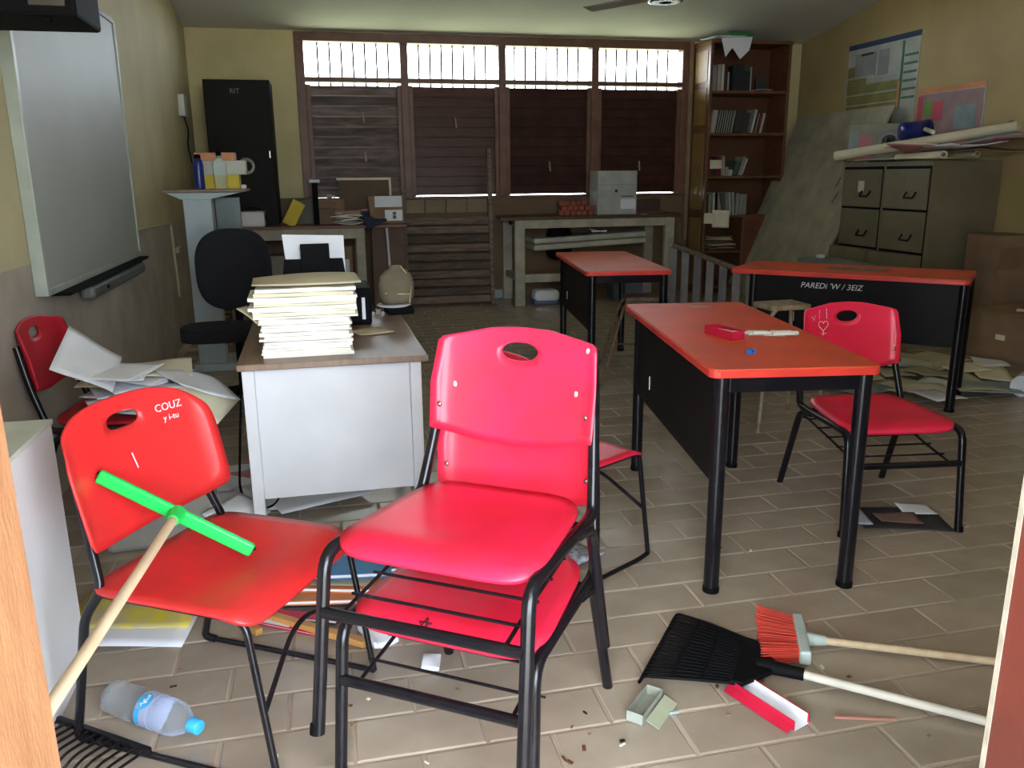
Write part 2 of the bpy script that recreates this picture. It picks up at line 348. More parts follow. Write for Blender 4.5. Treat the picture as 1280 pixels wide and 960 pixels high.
# ---------------------------------------------------------------- ceiling fans
def fan(x, y, z, top, label, a0, rr=.62):
    t = thing('ceiling_fan', label, 'fan', (x, y, z), a0)
    MB().tube([(0, 0, .12), (0, 0, top-z)], .014).lathe([(.0, top-z-.05), (.07, top-z-.045), (.06, top-z)], 16).build('rod', GREY2, t)
    MB().lathe([(.05, -.035), (.115, -.03), (.13, 0), (.12, .08), (.05, .12)], 28).build('motor', GREY, t)
    MB().lathe([(.118, -.035), (.136, -.028), (.136, -.018), (.118, -.022)], 28).build('rim', METAL, t)
    for k in range(3):
        m_ = Matrix.Rotation(D2(120*k), 4, 'Z')
        MB().box((.16+rr/2, 0, .02), (rr, .12, .006), rx=.18, M=m_).box((.15, 0, .02), (.12, .03, .008), M=m_).build('blade', mat('fan_blade_cream', (.55, .56, .5), .35), t, .001)
fan(2.72, 6.52, 2.74, 3.36, 'ceiling fan with bright rim, right of the room\'s middle', 3)
fan(.80, 6.05, 2.72, 3.43, 'ceiling fan with cream blades, nearer the left wall', 205, .60)
# ================================================================ RED CHAIRS
def chair_a(label, loc, rz, z=0, tilt=0, mred=None, group=None):
    """stacking chair with tube frame and book rack under the seat; front is local -Y"""
    mred = mred or RED
    t = thing('stacking_chair', label, 'chair', (loc[0], loc[1], z), rz, group, rx=tilt)
    def seatf(a, b, w_):
        dip = -.012*math.exp(-(a/.12)**2-((b-.03)/.13)**2); fr = max(0, (-b-.13)/.10); bk = max(0, (b-.15)/.06)
        return (a*(1+.06*(-b/.21)), b, .437+dip-.035*fr**2+.008*bk**2-.004*(abs(a)/.22)**4+w_)
    MB().shell(rrect(.232, .22, 0, 6.5), seatf, .011, rings=8, n=56).build('seat', mred, t)
    # backrest: shouldered top, bowed bottom, hexagonal hand hole
    outl = [(-.222, -.125), (-.225, .0), (-.216, .108), (-.208, .116), (-.08, .142), (0, .146), (.08, .142), (.208, .116), (.216, .108), (.225, 0), (.222, -.125), (.20, -.131), (.11, -.152), (0, -.162), (-.11, -.152), (-.20, -.131)]
    outl = outl[::-1]; per = [0]
    for i in range(len(outl)): a, b = outl[i], outl[(i+1) % len(outl)]; per.append(per[-1]+math.hypot(a[0]-b[0], a[1]-b[1]))
    def outer(q):
        d = q*per[-1]
        for i in range(len(outl)):
            if d <= per[i+1]+1e-9:
                u = (d-per[i])/(per[i+1]-per[i]); a, b = outl[i], outl[(i+1) % len(outl)]; return (a[0]+(b[0]-a[0])*u, a[1]+(b[1]-a[1])*u)
        return outl[0]
    def hole(q):
        o = outer(q); ang = math.atan2(o[1]-.085, o[0]); c, s_ = math.cos(ang), math.sin(ang)
        return (.050*math.copysign(abs(c)**.8, c), .083+.024*math.copysign(abs(s_)**1.1, s_))
    def backf(a, b, w_):
        e = max(0, (abs(a)-.195)/.03)
        return (a, .285+b*.16+.035*(1-(a/.225)**2)-.022*min(e, 1)**2+w_, .705+b)
    MB().shell(outer, backf, .008, hole, n=96, rings=10).build('backrest', mred, t)
    for s_ in (-1, 1):
        X = .236*s_
        MB().tube(smooth_path([(X*1.03, -.275, 0), (X, -.235, .415), (X, -.12, .415)], .07), .0150, 12).build('leg', BLK, t)
        MB().tube(smooth_path([(X, -.125, .415), (X, .19, .408)], .05), .0148, 12).build('seat_rail', BLK, t)
        MB().tube(smooth_path([(X, .18, .408), (X, .225, .415), (X*.93, .279, .58), (X*.86, .318, .76)], .06), .0145, 12).build('back_post', BLK, t)
        MB().tube(smooth_path([(X*1.0, .10, .402), (X*1.02, .20, .385), (X*1.06, .34, 0)], .06), .0148, 12).build('leg', BLK, t)
        MB().tube([(X*1.045, -.2725, .021), (X*1.045, -.2755, -.001)], .0165, 12).build('foot_cap', BLKP, t)
    MB().tube([(-.232, -.255, .285), (.232, -.255, .285)], .0135, 10).build('stretcher', BLK, t)
    for y_ in (.16, -.12): MB().tube([(-.22, y_, .402), (.22, y_, .402)], .009, 8).build('crossbar', BLK, t)
    rk = MB()
    for s_ in (-1, 1): rk.tube(smooth_path([(.19*s_, -.255, .285), (.19*s_, -.06, .31), (.20*s_, .215, .35), (.225*s_, .235, .355)], .04), .005, 6)
    for k in range(5): y = -.18+.095*k; z_ = .292+(y+.2)*.125+.006; rk.tube([(-.205, y, z_), (.205, y, z_)], .004, 6)
    rk.build('book_rack', BLK, t)
    for s_ in (-1, 1): MB().lathe([(.0, 0), (.007, 0), (.007, .003), (.003, .005)], 8, Matrix.Translation((.20*s_, .262, .645)) @ Matrix.Rotation(D2(90), 4, 'X')).build('bolt', METAL, t)
    return t
def chair_b(label, loc, rz, mred=None, group=None, tall=1.0, sw=.262):
    """chair with thin rod sled frame; taller rounded backrest"""
    mred = mred or RED2
    t = thing('sled_chair', label, 'chair', (loc[0], loc[1], 0), rz, group)
    def seatf(a, b, w_):
        dip = -.014*math.exp(-(a/.14)**2-((b-.03)/.14)**2); fr = max(0, (-b-.13)/.10)
        return (a, b, .446+dip-.03*fr**2+w_)
    MB().shell(rrect(sw, .235, 0, 8.0), seatf, .010, rings=8, n=56).build('seat', mred, t)
    H = .165*tall
    def outer(q):
        a = 2*math.pi*q; c, s_ = math.cos(a), math.sin(a); p = 9 if s_ < 0 else 3.0
        x = .262*math.copysign(abs(c)**(2/p), c); z_ = H*math.copysign(abs(s_)**(2/p), s_)
        return (x, z_-(.012*(1-(x/.262)**2) if s_ < 0 else 0))
    def hole(q):
        a = 2*math.pi*q; c, s_ = math.cos(a), math.sin(a); return (.056*math.copysign(abs(c)**.7, c), H-.062+.021*math.copysign(abs(s_)**.8, s_))
    def backf(a, b, w_):
        e = max(0, (abs(a)-.21)/.04)
        return (a, .235+b*.22+.045*(1-(a/.25)**2)-.02*min(e, 1)**2+w_, .70+b)
    MB().shell(outer, backf, .008, hole, n=72, rings=10).build('backrest', mred, t)
    for s_ in (-1, 1):
        X = .235*s_
        MB().tube(smooth_path([(X, .20, .43), (X, -.21, .43), (X*1.04, -.27, .012)], .04), .0092, 8).build('leg', BLK, t)
        MB().tube(smooth_path([(X*1.04, -.27, .012), (X*1.07, -.20, .009), (X*1.07, .30, .009)], .03), .0088, 8).build('runner', BLK, t)
        MB().tube(smooth_path([(X*1.07, .29, .009), (X*1.07, .33, .012), (X*1.12, .235, .38), (X*1.0, .20, .44), (X*.90, .243, .57), (X*.86, .272, .74)], .035), .0120, 10).build('leg', BLK, t)
    MB().tube(smooth_path([(-.235, -.245, .20), (0, -.20, .34), (.235, -.245, .20)], .2, 8), .0068, 8).build('stretcher', BLK, t)
    for y_ in (.15, -.12): MB().tube([(-.235, y_, .428), (.235, y_, .428)], .0068, 8).build('crossbar', BLK, t)
    return t
ca = chair_a('red plastic chair facing the door, under the right-hand table corner, with scratched heart drawing', (2.237, 2.929), -8)
cb = chair_a('lower red chair of the front stack, black star drawn on seat edge', (.315, 1.82), -34.1)
cc = chair_a('upper red chair stacked on another, in the centre foreground', (.276, 1.741), -33.9, z=.202, tilt=-3)
cd = chair_b('red chair in left foreground with green squeegee lying across it', (-.290, 2.11), 59)
ce = chair_b('red sled-frame chair half hidden behind the front stack of chairs', (.78, 2.79), 120, RED)
cf = chair_a('small red chair by the left wall with loose white papers on its seat', (-.90, 3.80), 84, mred=mat('deep_red_plastic', (.60, .012, .03), .4))
# drawings on the chairs
def scrawl(mb, pts, z, th=.0025):
    mb.tube([(x, y, z) for x, y in pts], th, 5)
h = MB()
def onback(a, b, w_=-.006): 
    return (a, .285+b*.16+.035*(1-(a/.225)**2)+w_, .705+b)
heart = [(-.115+.020*math.sin(q)**3*1.2, .045+.0016*(13*math.cos(q)-5*math.cos(2*q)-2*math.cos(3*q)-math.cos(4*q))) for q in [i*math.pi/12 for i in range(25)]]
h.tube([onback(*p) for p in heart], .0012, 4).tube([onback(-.135, .075), onback(-.135, .115)], .0012, 4).tube([onback(-.098, .075), onback(-.10, .12)], .0012, 4)
h.tube([onback(-.115, .02), onback(-.115, 0)], .0012, 4).tube([onback(-.125, .008), onback(-.10, .01)], .0012, 4).tube([onback(-.165, .07), onback(-.155, .09), onback(-.175, .085), onback(-.16, .07)], .0012, 4)
h.build('drawing', CHALKW, ca, label='scratched heart and lines')
st = MB()
for k in range(5):
    a = D2(90+72*k); b = D2(90+72*k+144)
    q_ = [(-.045+.017*math.cos(t_), -.192+.020*math.sin(t_)) for t_ in (a, (a*.5+b*.5), b)]
    q_[1] = ((q_[0][0]+q_[2][0])/2, (q_[0][1]+q_[2][1])/2)
    st.tube([(x_, y_, .437-.035*(max(0, -y_-.13)/.10)**2+.0062) for x_, y_ in q_], .0014, 4)
st.build('drawing', INK, cb, label='black inked star')
def backB(x, y): return Matrix.Translation((x, .235+y*.22+.045*(1-(x/.25)**2)-.0065, .70+y)) @ Matrix.Rotation(math.atan(-.09*x/.0625), 4, 'Z') @ Matrix.Rotation(D2(90-12), 4, 'X')
text('lettering', 'COUZ', .030, CHALKW, cd, backB(.150, .100)); text('lettering', 'y i-tu', .024, CHALKW, cd, backB(.150, .070))
MB().tube([(-.02, .262, .72), (-.008, .258, .675)], .002, 5).build('paint_mark', CHALKW, cd)
for o_, p in ((cc, (-.17, -.01)), (cc, (.165, -.01)), (cc, (.19, .10))): MB().lathe([(.0, 0), (.006, 0), (.004, .0015), (0, .002)], 7, Matrix.Translation(onback(p[0], p[1], -.004)) @ Matrix.Rotation(D2(90), 4, 'X') @ Matrix.Scale(1.5, 4, (0, 1, 0))).build('paint_mark', CHALKW, o_)
# ================================================================ ORANGE-RED TABLES
def school_table(label, loc, rz):
    """1.45 x .6 m top; panel on local -X side; near end is local -Y"""
    t = thing('school_table', label, 'table', (loc[0], loc[1], 0), rz)
    def rr(hx, hy, r, n=5):
        o = []
        for cx, cy, a0 in ((hx-r, hy-r, 0), (-hx+r, hy-r, 90), (-hx+r, -hy+r, 180), (hx-r, -hy+r, 270)):
            for k in range(n+1): a = D2(a0+90*k/n); o.append((cx+r*math.cos(a), cy+r*math.sin(a)))
        return o
    MB().prism(rr(.285, .702, .03), .797, .802, Matrix.Translation((0, .02, 0))).build('table_top', TOPM, t)
    MB().prism(rr(.288, .705, .032), .772, .797, Matrix.Translation((0, .02, 0))).build('edge_band', TOPE, t, .003)
    for sx in (-1, 1):
        for y in (-.655, .575):
            MB().tube([(.24*sx, y, 0), (.24*sx, y, .772)], .0265, 16).build('leg', BLK, t)
            MB().tube([(.24*sx, y, -.0005), (.24*sx, y, .02)],   .0285, 16).build('foot_cap', BLKP, t)
    for y in (-.655, .575): MB().bb(-.22, .22, y-.015, y+.015, .72, .772).build('apron', BLK, t, .003)
    MB().bb(.225, .255, -.64, .56, .72, .772).build('side_rail', BLK, t, .003)
    MB().bb(-.252, -.244, -.64, .56, .395, .772).build('modesty_panel', BLKS, t, .001)
    MB().tube([(-.2535, .30, .54), (-.2535, .298, .48)], .003, 5).build('scratch', CHALKW, t)
    return t
ta = school_table('orange-red topped table with chalk box, nearest the door', (1.581+.006, 2.976+.04), -9)
tb = school_table('small red-topped table before the cream workbench', (2.03, 5.78), -7.5)
tc_ = school_table('red-topped table seen broadside at right, white scrawl on its black panel', (3.345, 4.74), 45)
text('lettering', "PAREDi 'W / 3ElZ", .050, CHALKW, tc_, Matrix.Translation((-.2535, .085, .715)) @ Matrix(((0, 0, -1, 0), (-1, 0, 0, 0), (0, 1, 0, 0), (0, 0, 0, 1))), shear=.2)
# ================================================================ GREY METAL DESK and its load
tk = thing('metal_desk', 'grey metal desk with brown top holding the tall folder stack', 'desk', (0, 3.65, 0), 0)
MB().prism([(-.34, -.555), (.367, -.555), (.352, .555), (-.352, .555)], .725, .75).build('desk_top', DESKT, tk, .004)
for x in (-.305, .32):
    for y in (-.50, .5): MB().bb(x-.022, x+.022, y-.022, y+.022, 0, .725).build('leg', GREY, tk, .003)
MB().bb(-.283, .298, -.502, -.490, .20, .725).build('modesty_panel', GREY, tk, .002)
MB().bb(-.30, .30, .49, .502, .45, .725).build('rear_panel', GREY, tk, .002)
pd = MB().bb(-.345, -.10, -.10, .47, .28, .724).build('drawer_unit', GREY, tk, .004)
for z in (.36, .50, .64): MB().bb(-.353, -.345, -.08, .45, z-.06, z+.06).build('drawer_front', GREY, pd, .003)
rg = random.Random(5)
def folder_mesh(wd, dp, th, seed):
    r = random.Random(seed); mb = MB(); n = 7
    top = [th*(1+.10*math.sin(k*1.3+seed)) for k in range(n+1)]
    vs = []
    for k in range(n+1):
        x = -wd/2+wd*k/n
        for y in (-dp/2, dp/2): vs += [(x, y, .0), (x, y, top[k]*(.9 if y > 0 else 1))]
    fs = []
    for k in range(n):
        a = 4*k; b = a+4; fs += [(a, b, b+1, a+1), (a+2, a+3, b+3, b+2), (a+1, b+1, b+3, a+3), (a, a+2, b+2, b)]
    fs += [(0, 1, 3, 2), (4*n, 4*n+2, 4*n+3, 4*n+1)]; mb.add(vs, fs); return mb
z = .7505; k = 0
while z < 1.0:
    th = rg.choice((.006, .009, .012, .014)); low = z < .90
    wd = .335+rg.uniform(-.008, .008) if low else .385+rg.uniform(-.02, .015)
    o = folder_mesh(wd, .26, th, k).build('paper_folder', FOLD if low or k % 3 else PAPC, None, .001, 1)
    place(o, (-.085+rg.uniform(-.008, .008)-(0 if low else .0), 3.31+rg.uniform(-.008, .008), z), rg.uniform(-2, 2))
    tag(o, 'cream paper folder in the tall stack on the grey desk', 'folder', 'folders stacked on the grey desk'); z += th*1.09; k += 1
o = sheet_mesh(.40, .27, .012, 2, .004).build('loose_folder', PAPY); place(o, (-.075, 3.32, z+.001), 3); tag(o, 'open wavy manila folder lying on top of the folder stack', 'folder')
o = sheet_mesh(.07, .10, .006, 4, .003).build('paper_slip', PAPY); place(o, (-.285, 3.24, .905), 60, 35, 0); tag(o, 'curled cream paper slip jutting out left of the folder stack', 'paper')
o = sheet_mesh(.16, .12, .004, 9, .003).build('paper_slip', PAPY); place(o, (.185, 3.62, .752), 20, 0, 0); tag(o, 'cream paper slip right of the folder stack on the desk', 'paper')
# printer behind the stack
t = thing('printer', 'black office printer with white sheet in its rear feeder, on the grey desk', 'printer', (-.03, 3.97, .7505), 0)
MB().bb(-.26, .23, -.14, .18, 0, .17).build('body', BLKP, t, .012)
MB().bb(.06, .20, -.16, -.14, .02, .15).build('side_door', BLKP, t, .004)
MB().prism([(-.17, 0), (.13, 0), (.115, .135), (-.15, .135)], -.008, .008, Matrix.Translation((0, -.03, .165)) @ Matrix.Rotation(D2(80), 4, 'X')).build('paper_support', BLKP, t, .003)
MB().prism([(-.075, 0), (.055, 0), (.055, .205), (-.075, .205)], -.006, .006, Matrix.Translation((0, -.045, .165)) @ Matrix.Rotation(D2(80), 4, 'X')).build('paper_guide', BLKP, t, .003)
MB().bb(.185, .20, -.166, -.160, .03, .13).build('label', PAPER, t)
o = MB().prism([(-.135, 0), (.125, 0), (.125, .23), (-.155, .24)], 0, .0015).build('paper_sheet', PAPER); place(o, (-.03, 3.975, .922), 0, 80); tag(o, 'blank white sheet standing in the printer feeder', 'paper')
# beige bag, disc and black holder on the far right corner of desk
t = thing('cloth_bag', 'beige bulging cloth bag standing on the far right corner of the desk', 'bag', (.345, 4.16, .80), 12)
def bagf():
    mb = MB(); P = []
    prof = [(.0, -.001), (.075, 0), (.088, .03), (.092, .09), (.080, .135), (.055, .16), (.035, .17), (.030, .185), (0, .188)]
    mb.lathe(prof, 22, Matrix.Scale(.72, 4, (0, 1, 0))); return mb
bagf().build('bag_body', BEIGE, t); MB().tube([(.05, -.05, .0), (.062, -.045, .08), (.04, -.035, .15), (.02, -.02, .18)], .004, 6).tube([(-.07, -.04, .055), (0, -.067, .05), (.05, -.052, .045)], .003, 6).build('seam', PAPY, t)
t = thing('round_dish', 'white oval dish on black stand beside the beige bag', 'dish', (.325, 4.12, .7505), 8)
MB().bb(-.04, .09, -.06, .06, 0, .036).build('stand', BLKP, t, .008)
MB().lathe([(.0, .036), (.07, .037), (.085, .044), (.083, .047), (.0, .042)], 26).build('plate', WHT, t)
MB().bb(-.10, -.07, -.03, .0, 0, .03).build('clip', METAL, t, .003)
# ================================================================ OFFICE CHAIR
t = thing('office_chair', 'black fabric swivel chair behind the grey desk', 'chair', (-.55, 5.35, 0), 0)
def padf(cz, cy, tiltx):
    def f(a, b, w_): return (a, cy+w_+.035*(1-(a/.25)**2), cz+b)
    return f
MB().shell(rrect(.225, .25, 0, 2.8), padf(.86, .05, 0), .06, n=48).build('backrest', FAB, t)
MB().shell(rrect(.21, .20, 0, 2.8), lambda a, b, w_: (a-.10, b-.18, .515+w_), .07, n=40).build('seat', FAB, t)
MB().tube([(0, .11, .5), (0, .12, .95)], .025, 8).build('back_bar', BLKP, t)
MB().tube([(0, 0, .10), (0, 0, .48)], .028, 10).bb(-.10, .08, -.14, .12, .44, .48).build('column', BLKP, t)
for k in range(5):
    a = D2(72*k+20); MB().tube([(0, 0, .11), (.28*math.cos(a), .28*math.sin(a), .075)], [.03, .018], 8).build('base_arm', BLKP, t)
    MB().lathe([(.0, -.015), (.028, -.012), (.028, .012), (0, .015)], 12, Matrix.Translation((.28*math.cos(a), .28*math.sin(a), .03)) @ Matrix.Rotation(D2(90), 4, 'X')).build('caster', BLKP, t)
# ================================================================ STOOLS
def stool(label, loc, rz, m, h=.70, hw=.11, spl=.20, foot=.21):
    t = thing('stool', label, 'stool', (loc[0], loc[1], 0), rz)
    MB().bb(-hw*1.15, hw*1.15, -hw*.9, hw*.9, h-.03, h).build('seat', m, t, .008)
    for sx in (-1, 1):
        for sy in (-1, 1): MB().tube(smooth_path([(sx*hw*.75, sy*hw*.8, h-.02), (sx*hw*1.25, sy*hw*1.05, h-.05), (sx*foot, sy*foot*.85, 0)], .05), .011, 8).build('leg', m, t)
    q = hw*1.25+(foot-hw*1.25)*.6; q2 = hw*1.05+(foot*.85-hw*1.05)*.6; zz = (h-.05)*.4
    MB().tube([(-q, -q2, zz), (q, -q2, zz), (q, q2, zz), (-q, q2, zz), (-q, -q2, zz)], .006, 6).build('foot_ring', m, t)
    return t
stool('rusty cream metal stool between the table and broadside table', (2.52, 4.20), 2, mat('rusty_cream_metal', (.36, .32, .22), .6, 0, .3, 25, col2=(.22, .13, .07)), h=.70)
stool('brown four-legged stool behind the nearest table', (2.13, 5.33), -15, mat('rusty_brown_metal', (.22, .12, .07), .6, 0, .3, 25), h=.60, foot=.30)
# ================================================================ LEFT WALL
t = thing('whiteboard', 'large whiteboard with pale green trim on the left wall', 'whiteboard', (XL+.002, 5.0, 0), 0)
MB().bb(0, .045, -1.0, .985, .93, 2.37).build('board', WBOARD, t)
for a in ((-1.02, -.985, .915, 2.385), (.97, 1.0, .915, 2.385)): MB().bb(0, .055, *a).build('side_trim', ALU, t, .004)
MB().bb(0, .055, -.985, .97, 2.355, 2.385).build('top_trim', WOODB, t, .003); MB().bb(0, .055, -.985, .97, .915, .945).build('bottom_trim', ALU, t, .003)
MB().bb(.0, .10, -.85, .98, .895, .912).build('marker_tray', BLKP, t, .004)
t = thing('speaker_bar', 'grey rounded device hung under the whiteboard tray', 'device', (XL+.06, 5.15, .85), 0)
MB().box((0, .08, 0), (.075, 1.30, .07)).build('body', mat('dark_grey_plastic', (.13, .14, .13), .4), t, .022, 4)
B('button', BLKP, t, (.038, -.30, .0), (.004, .05, .018), .001)
# projector on an arm in front of the board's top corner
t = thing('projector', 'black projector hung high on the left wall before the whiteboard', 'projector', (XL, 3.2, 1.94), 0)
MB().bb(.02, .50, 0, .34, 0, .20).build('body', BLKP, t, .012); MB().bb(.36, .47, -.012, 0, .03, .17).build('grille', mat('dark_brown_plastic', (.07, .055, .045), .5), t, .003)
for x in (.22, .40): MB().bb(x-.012, x+.012, .02, .05, -.014, 0).build('foot', BLKP, t, .003)
MB().bb(0, .03, -.05, .40, -.05, .30).build('wall_plate', BLKP, t, .004)
t = thing('wall_bracket', 'dark metal bracket above the top edge of the whiteboard', 'bracket', (XL, 4.9, 2.44), 0)
MB().bb(0, .30, 0, .45, .0, .34).build('plate', BLKP, t, .006)
# conduit and intercom
c = MB().tube(smooth_path([(XL+.012, 6.05, 1.075), (XL+.012, 7.5, 1.05), (XL+.012, 7.55, .42)], .03), .011, 8).build('wall_conduit', PAPY); tag(c, 'thin cream conduit running along the left wall and down', 'conduit')
B('junction', CREAM, c, (XL+.03, 7.6, .82), (.05, .16, .05), .01)
t = thing('wall_phone', 'white wall phone box in the far left corner with hanging cord', 'phone', (XL+.03, 8.75, 2.07), 0)
MB().bb(-.03, .03, -.10, .10, -.09, .11).build('body', mat('off_white_plastic', (.72, .74, .66), .4), t, .008)
MB().tube(smooth_path([(0, 0, -.09), (.03, .02, -.22), (0, .05, -.34), (.02, .10, -.52)], .06), .006, 6).build('cord', BLKP, t)
# ================================================================ CART with bottles and boxes
t = thing('media_cart', 'tall pale grey-blue pedestal cart with brown top', 'cart', (-.80, 6.5, 0), 0)
MB().bb(-.29, .28, -.12, .30, 1.315, 1.335).build('cart_top', DESKT, t, .004)
MB().prism([(-.27, 1.313), (.02, 1.313), (.25, 1.313), (.03, 1.265), (-.17, 1.265)], -.26, .11, Matrix(((1, 0, 0, 0), (0, 0, -1, 0), (0, 1, 0, 0), (0, 0, 0, 1)))).build('top_bracket', CART, t, .004)
MB().bb(-.16, .035, -.10, .06, .06, 1.27).build('column', CART, t, .006)
MB().bb(.02, .20, .22, .26, .55, 1.27).build('rear_panel', mat('smoky_green_grey', (.20, .25, .25), .4), t, .004)
MB().bb(-.20, .24, -.12, .30, 0, .06).build('base', CART, t, .01)
Z = 1.3355
t = thing('bottle', 'slim navy blue metal bottle on the cart', 'bottle', (-.835, 6.43, Z))
MB().lathe([(0, 0), (.034, .001), (.036, .01), (.036, .17), (.03, .20), (.02, .215), (0, .217)], 20).build('body', NAVY, t); MB().lathe([(.022, .212), (.022, .24), (0, .242)], 14).build('cap', BLKP, t)
t = thing('bottle', 'tall clear glass jar on the cart beside the navy bottle', 'bottle', (-.69, 6.43, Z))
MB().lathe([(0, 0), (.045, .001), (.046, .02), (.036, .03), (.046, .045), (.046, .18), (.032, .205), (.016, .215), (.016, .235), (.0, .236)], 22).build('body', glass_mat('clear_glass', (.85, .93, .92), .03, .2), t); MB().lathe([(.019, .232), (.019, .262), (0, .264)], 14).build('cap', BLKP, t)
def carton(nm, label, loc, d, m, rz=0, cat='box', lid=None, bev=.003):
    t = thing(nm, label, cat, loc, rz); B('carton', m, t, (0, 0, d[2]/2), d, bev)
    if lid: B('label', lid[0], t, (lid[1]*d[0], -d[1]/2-.0008, lid[2]*d[2]), (lid[3]*d[0], .0015, lid[4]*d[2]), 0)
    return t
carton('box', 'yellow box lying at the back of the cart', (-.72, 6.60, Z), (.30, .14, .10), YEL)
carton('box', 'white box on the yellow box on the cart', (-.69, 6.60, Z+.1005), (.34, .14, .10), mat('off_white_card', (.60, .62, .52), .6))
t = carton('box', 'orange and white box topmost on the cart', (-.73, 6.60, Z+.2015), (.28, .13, .055), ORG)
text('lettering', 'EXPRESS', .035, CREAM, t, Matrix.Translation((0, -.0665, .027)) @ Matrix.Rotation(D2(90), 4, 'X')); MB().bb(-.138, -.128, -.067, -.065, 0, .054).bb(.12, .13, -.067, -.065, 0, .054).build('stripe', CREAM, t, kind='stuff')
t = thing('tape_roll', 'clear tape roll standing behind the white box on the cart', 'tape', (-.52, 6.62, Z+.16)); MB().tube([(.05*math.cos(D2(a)), 0, .05*math.sin(D2(a))) for a in range(0, 361, 15)], .012, 6).build('ring', mat('smoky_plastic', (.25, .25, .2), .3), t)
o = B('crumpled_ball', PAPER, None, (-.535, 6.42, Z+.016), (.04, .03, .03), .012); tag(o, 'small white crumpled ball on the right end of the cart', 'paper')
# ================================================================ LEFT WORKBENCH
t = thing('workbench', 'cream-legged workbench with red-brown top in far left corner', 'workbench', (0, 8.95, 0), 0)
MB().bb(-1.0, .85, -.33, .45, .905, .935).build('bench_top', mat('red_brown_bench_top', (.22, .10, .06), .5, col2=(.15, .06, .035)), t, .004)
MB().bb(-.95, .42, -.30, -.265, .80, .905).build('apron', CREAM, t, .003); MB().bb(-.95, .42, .36, .395, .80, .905).build('apron', CREAM, t, .003)
for x in (-.90, .375):
    for y in (-.262, .30): MB().bb(x-.045, x+.045, y-.0, y+.06, 0, .905).build('leg', CREAM, t, .004)
MB().bb(.50, .84, -.10, -.07, 0, .905).build('end_panel', mat('dull_brown_board', (.16, .085, .055), .6), t, .003)
MB().bb(-.95, .42, -.20, .30, .30, .33).build('lower_shelf', CREAM, t, .003)
ZB = .9355
t = thing('steel_locker', 'tall black two-door steel locker standing on the left workbench', 'locker', (-.735, 9.12, ZB))
MB().bb(-.315, .315, -.16, .30, 0, 1.41).build('body', mat('black_enamel', (.010, .010, .009), .6, spec=.2), t, .006)
MB().bb(-.305, .305, -.175, -.16, .02, 1.39).build('door', mat('black_enamel_door', (.012, .011, .009), .62, spec=.2), t, .003)
B('handle', METAL, t, (.27, -.185, .70), (.015, .02, .07), .003)
text('lettering', 'RIT', .065, mat('dim_white_sticker', (.3, .3, .3), .7), t, Matrix.Translation((-.02, -.177, 1.30)) @ Matrix.Rotation(D2(90), 4, 'X'))
t = thing('printer', 'white printer at left end of the back workbench, cables over it', 'printer', (-.72, 8.78, ZB)); MB().bb(-.17, .17, -.14, .12, 0, .15).build('body', WHT, t, .015)
MB().tube(smooth_path([(-.15, -.15, .02), (.0, -.10, .20), (.16, 0, .17), (.19, -.10, .02)], .08), .006, 6).build('cable', BLKP, t)
t = thing('monitor', 'old grey box monitor lying behind yellow folder on the bench', 'monitor', (-.17, 9.12, ZB))
MB().add([(-.26, -.16, 0), (.24, -.16, 0), (.24, .16, 0), (-.26, .16, 0), (-.05, -.10, .24), (.10, -.10, .27), (.10, .12, .27), (-.05, .12, .24)], [(3, 2, 1, 0), (4, 5, 6, 7), (0, 1, 5, 4), (1, 2, 6, 5), (2, 3, 7, 6), (3, 0, 4, 7)]).build('housing', mat('grey_brown_plastic', (.17, .16, .12), .6), t, .01)
t = thing('monitor', 'thin black monitor seen edge-on with white top on the bench', 'monitor', (-.04, 8.86, ZB)); MB().bb(-.035, .02, -.03, .22, .0, .42).build('panel', BLKP, t, .006); MB().bb(-.06, .045, -.03, .22, .42, .45).build('top_cap', PAPER, t, .004)
o = B('folder', YEL, None, (-.27, 8.80, ZB+.12), (.13, .012, .26), .003, ry=.5, rx=-.2); tag(o, 'yellow folder leaning slanted on the left workbench', 'folder')
t = carton('carton', 'small open cardboard carton on the left workbench', (.10, 9.05, ZB), (.28, .20, .25), CARD)
MB().box((-.03, -.12, .20), (.20, .10, .004), rx=.9).build('flap', CARD, t)
o = sheet_mesh(.08, .08, .02, 5, .01).build('paper_scrap', PAPER); place(o, (.11, 9.02, ZB+.251)); tag(o, 'white paper scrap poking from the small carton', 'paper')
t = thing('framed_board', 'brown board with white frame standing against the louvred window', 'board', (.47, 9.25, ZB), rx=-4)
MB().bb(-.27, .27, 0, .015, 0, .44).build('panel', mat('dark_tan_board', (.14, .09, .05), .7), t)
MB().bb(-.29, .29, -.006, .018, .44, .465).build('top_rail', PAPC, t, .002); MB().bb(.265, .29, -.006, .018, 0, .44).build('side_rail', PAPC, t, .002)
t = thing('shipping_carton', 'brown shipping carton with two white labels on the left workbench', 'box', (.66, 8.88, ZB), 4)
MB().add([(-.17, -.13, 0), (.17, -.13, 0), (.15, .13, 0), (-.15, .13, 0), (-.20, -.14, .28), (.17, -.14, .29), (.15, .13, .28), (-.17, .13, .28)], [(3, 2, 1, 0), (4, 5, 6, 7), (0, 1, 5, 4), (1, 2, 6, 5), (2, 3, 7, 6), (3, 0, 4, 7)]).build('carton', CARD, t, .006)
MB().bb(-.13, .15, -.1435, -.141, .17, .28).build('label', PAPER, t); MB().bb(-.03, .15, -.139, -.136, .03, .14).build('label', PAPER, t)
for a in ((.05, .085, .05, .085), (.05, .085, .09, .12)): MB().bb(a[0], a[1], -.1405, -.139, a[2], a[3]).build('print_mark', mat('teal_ink', (.05, .15, .14), .7), t)
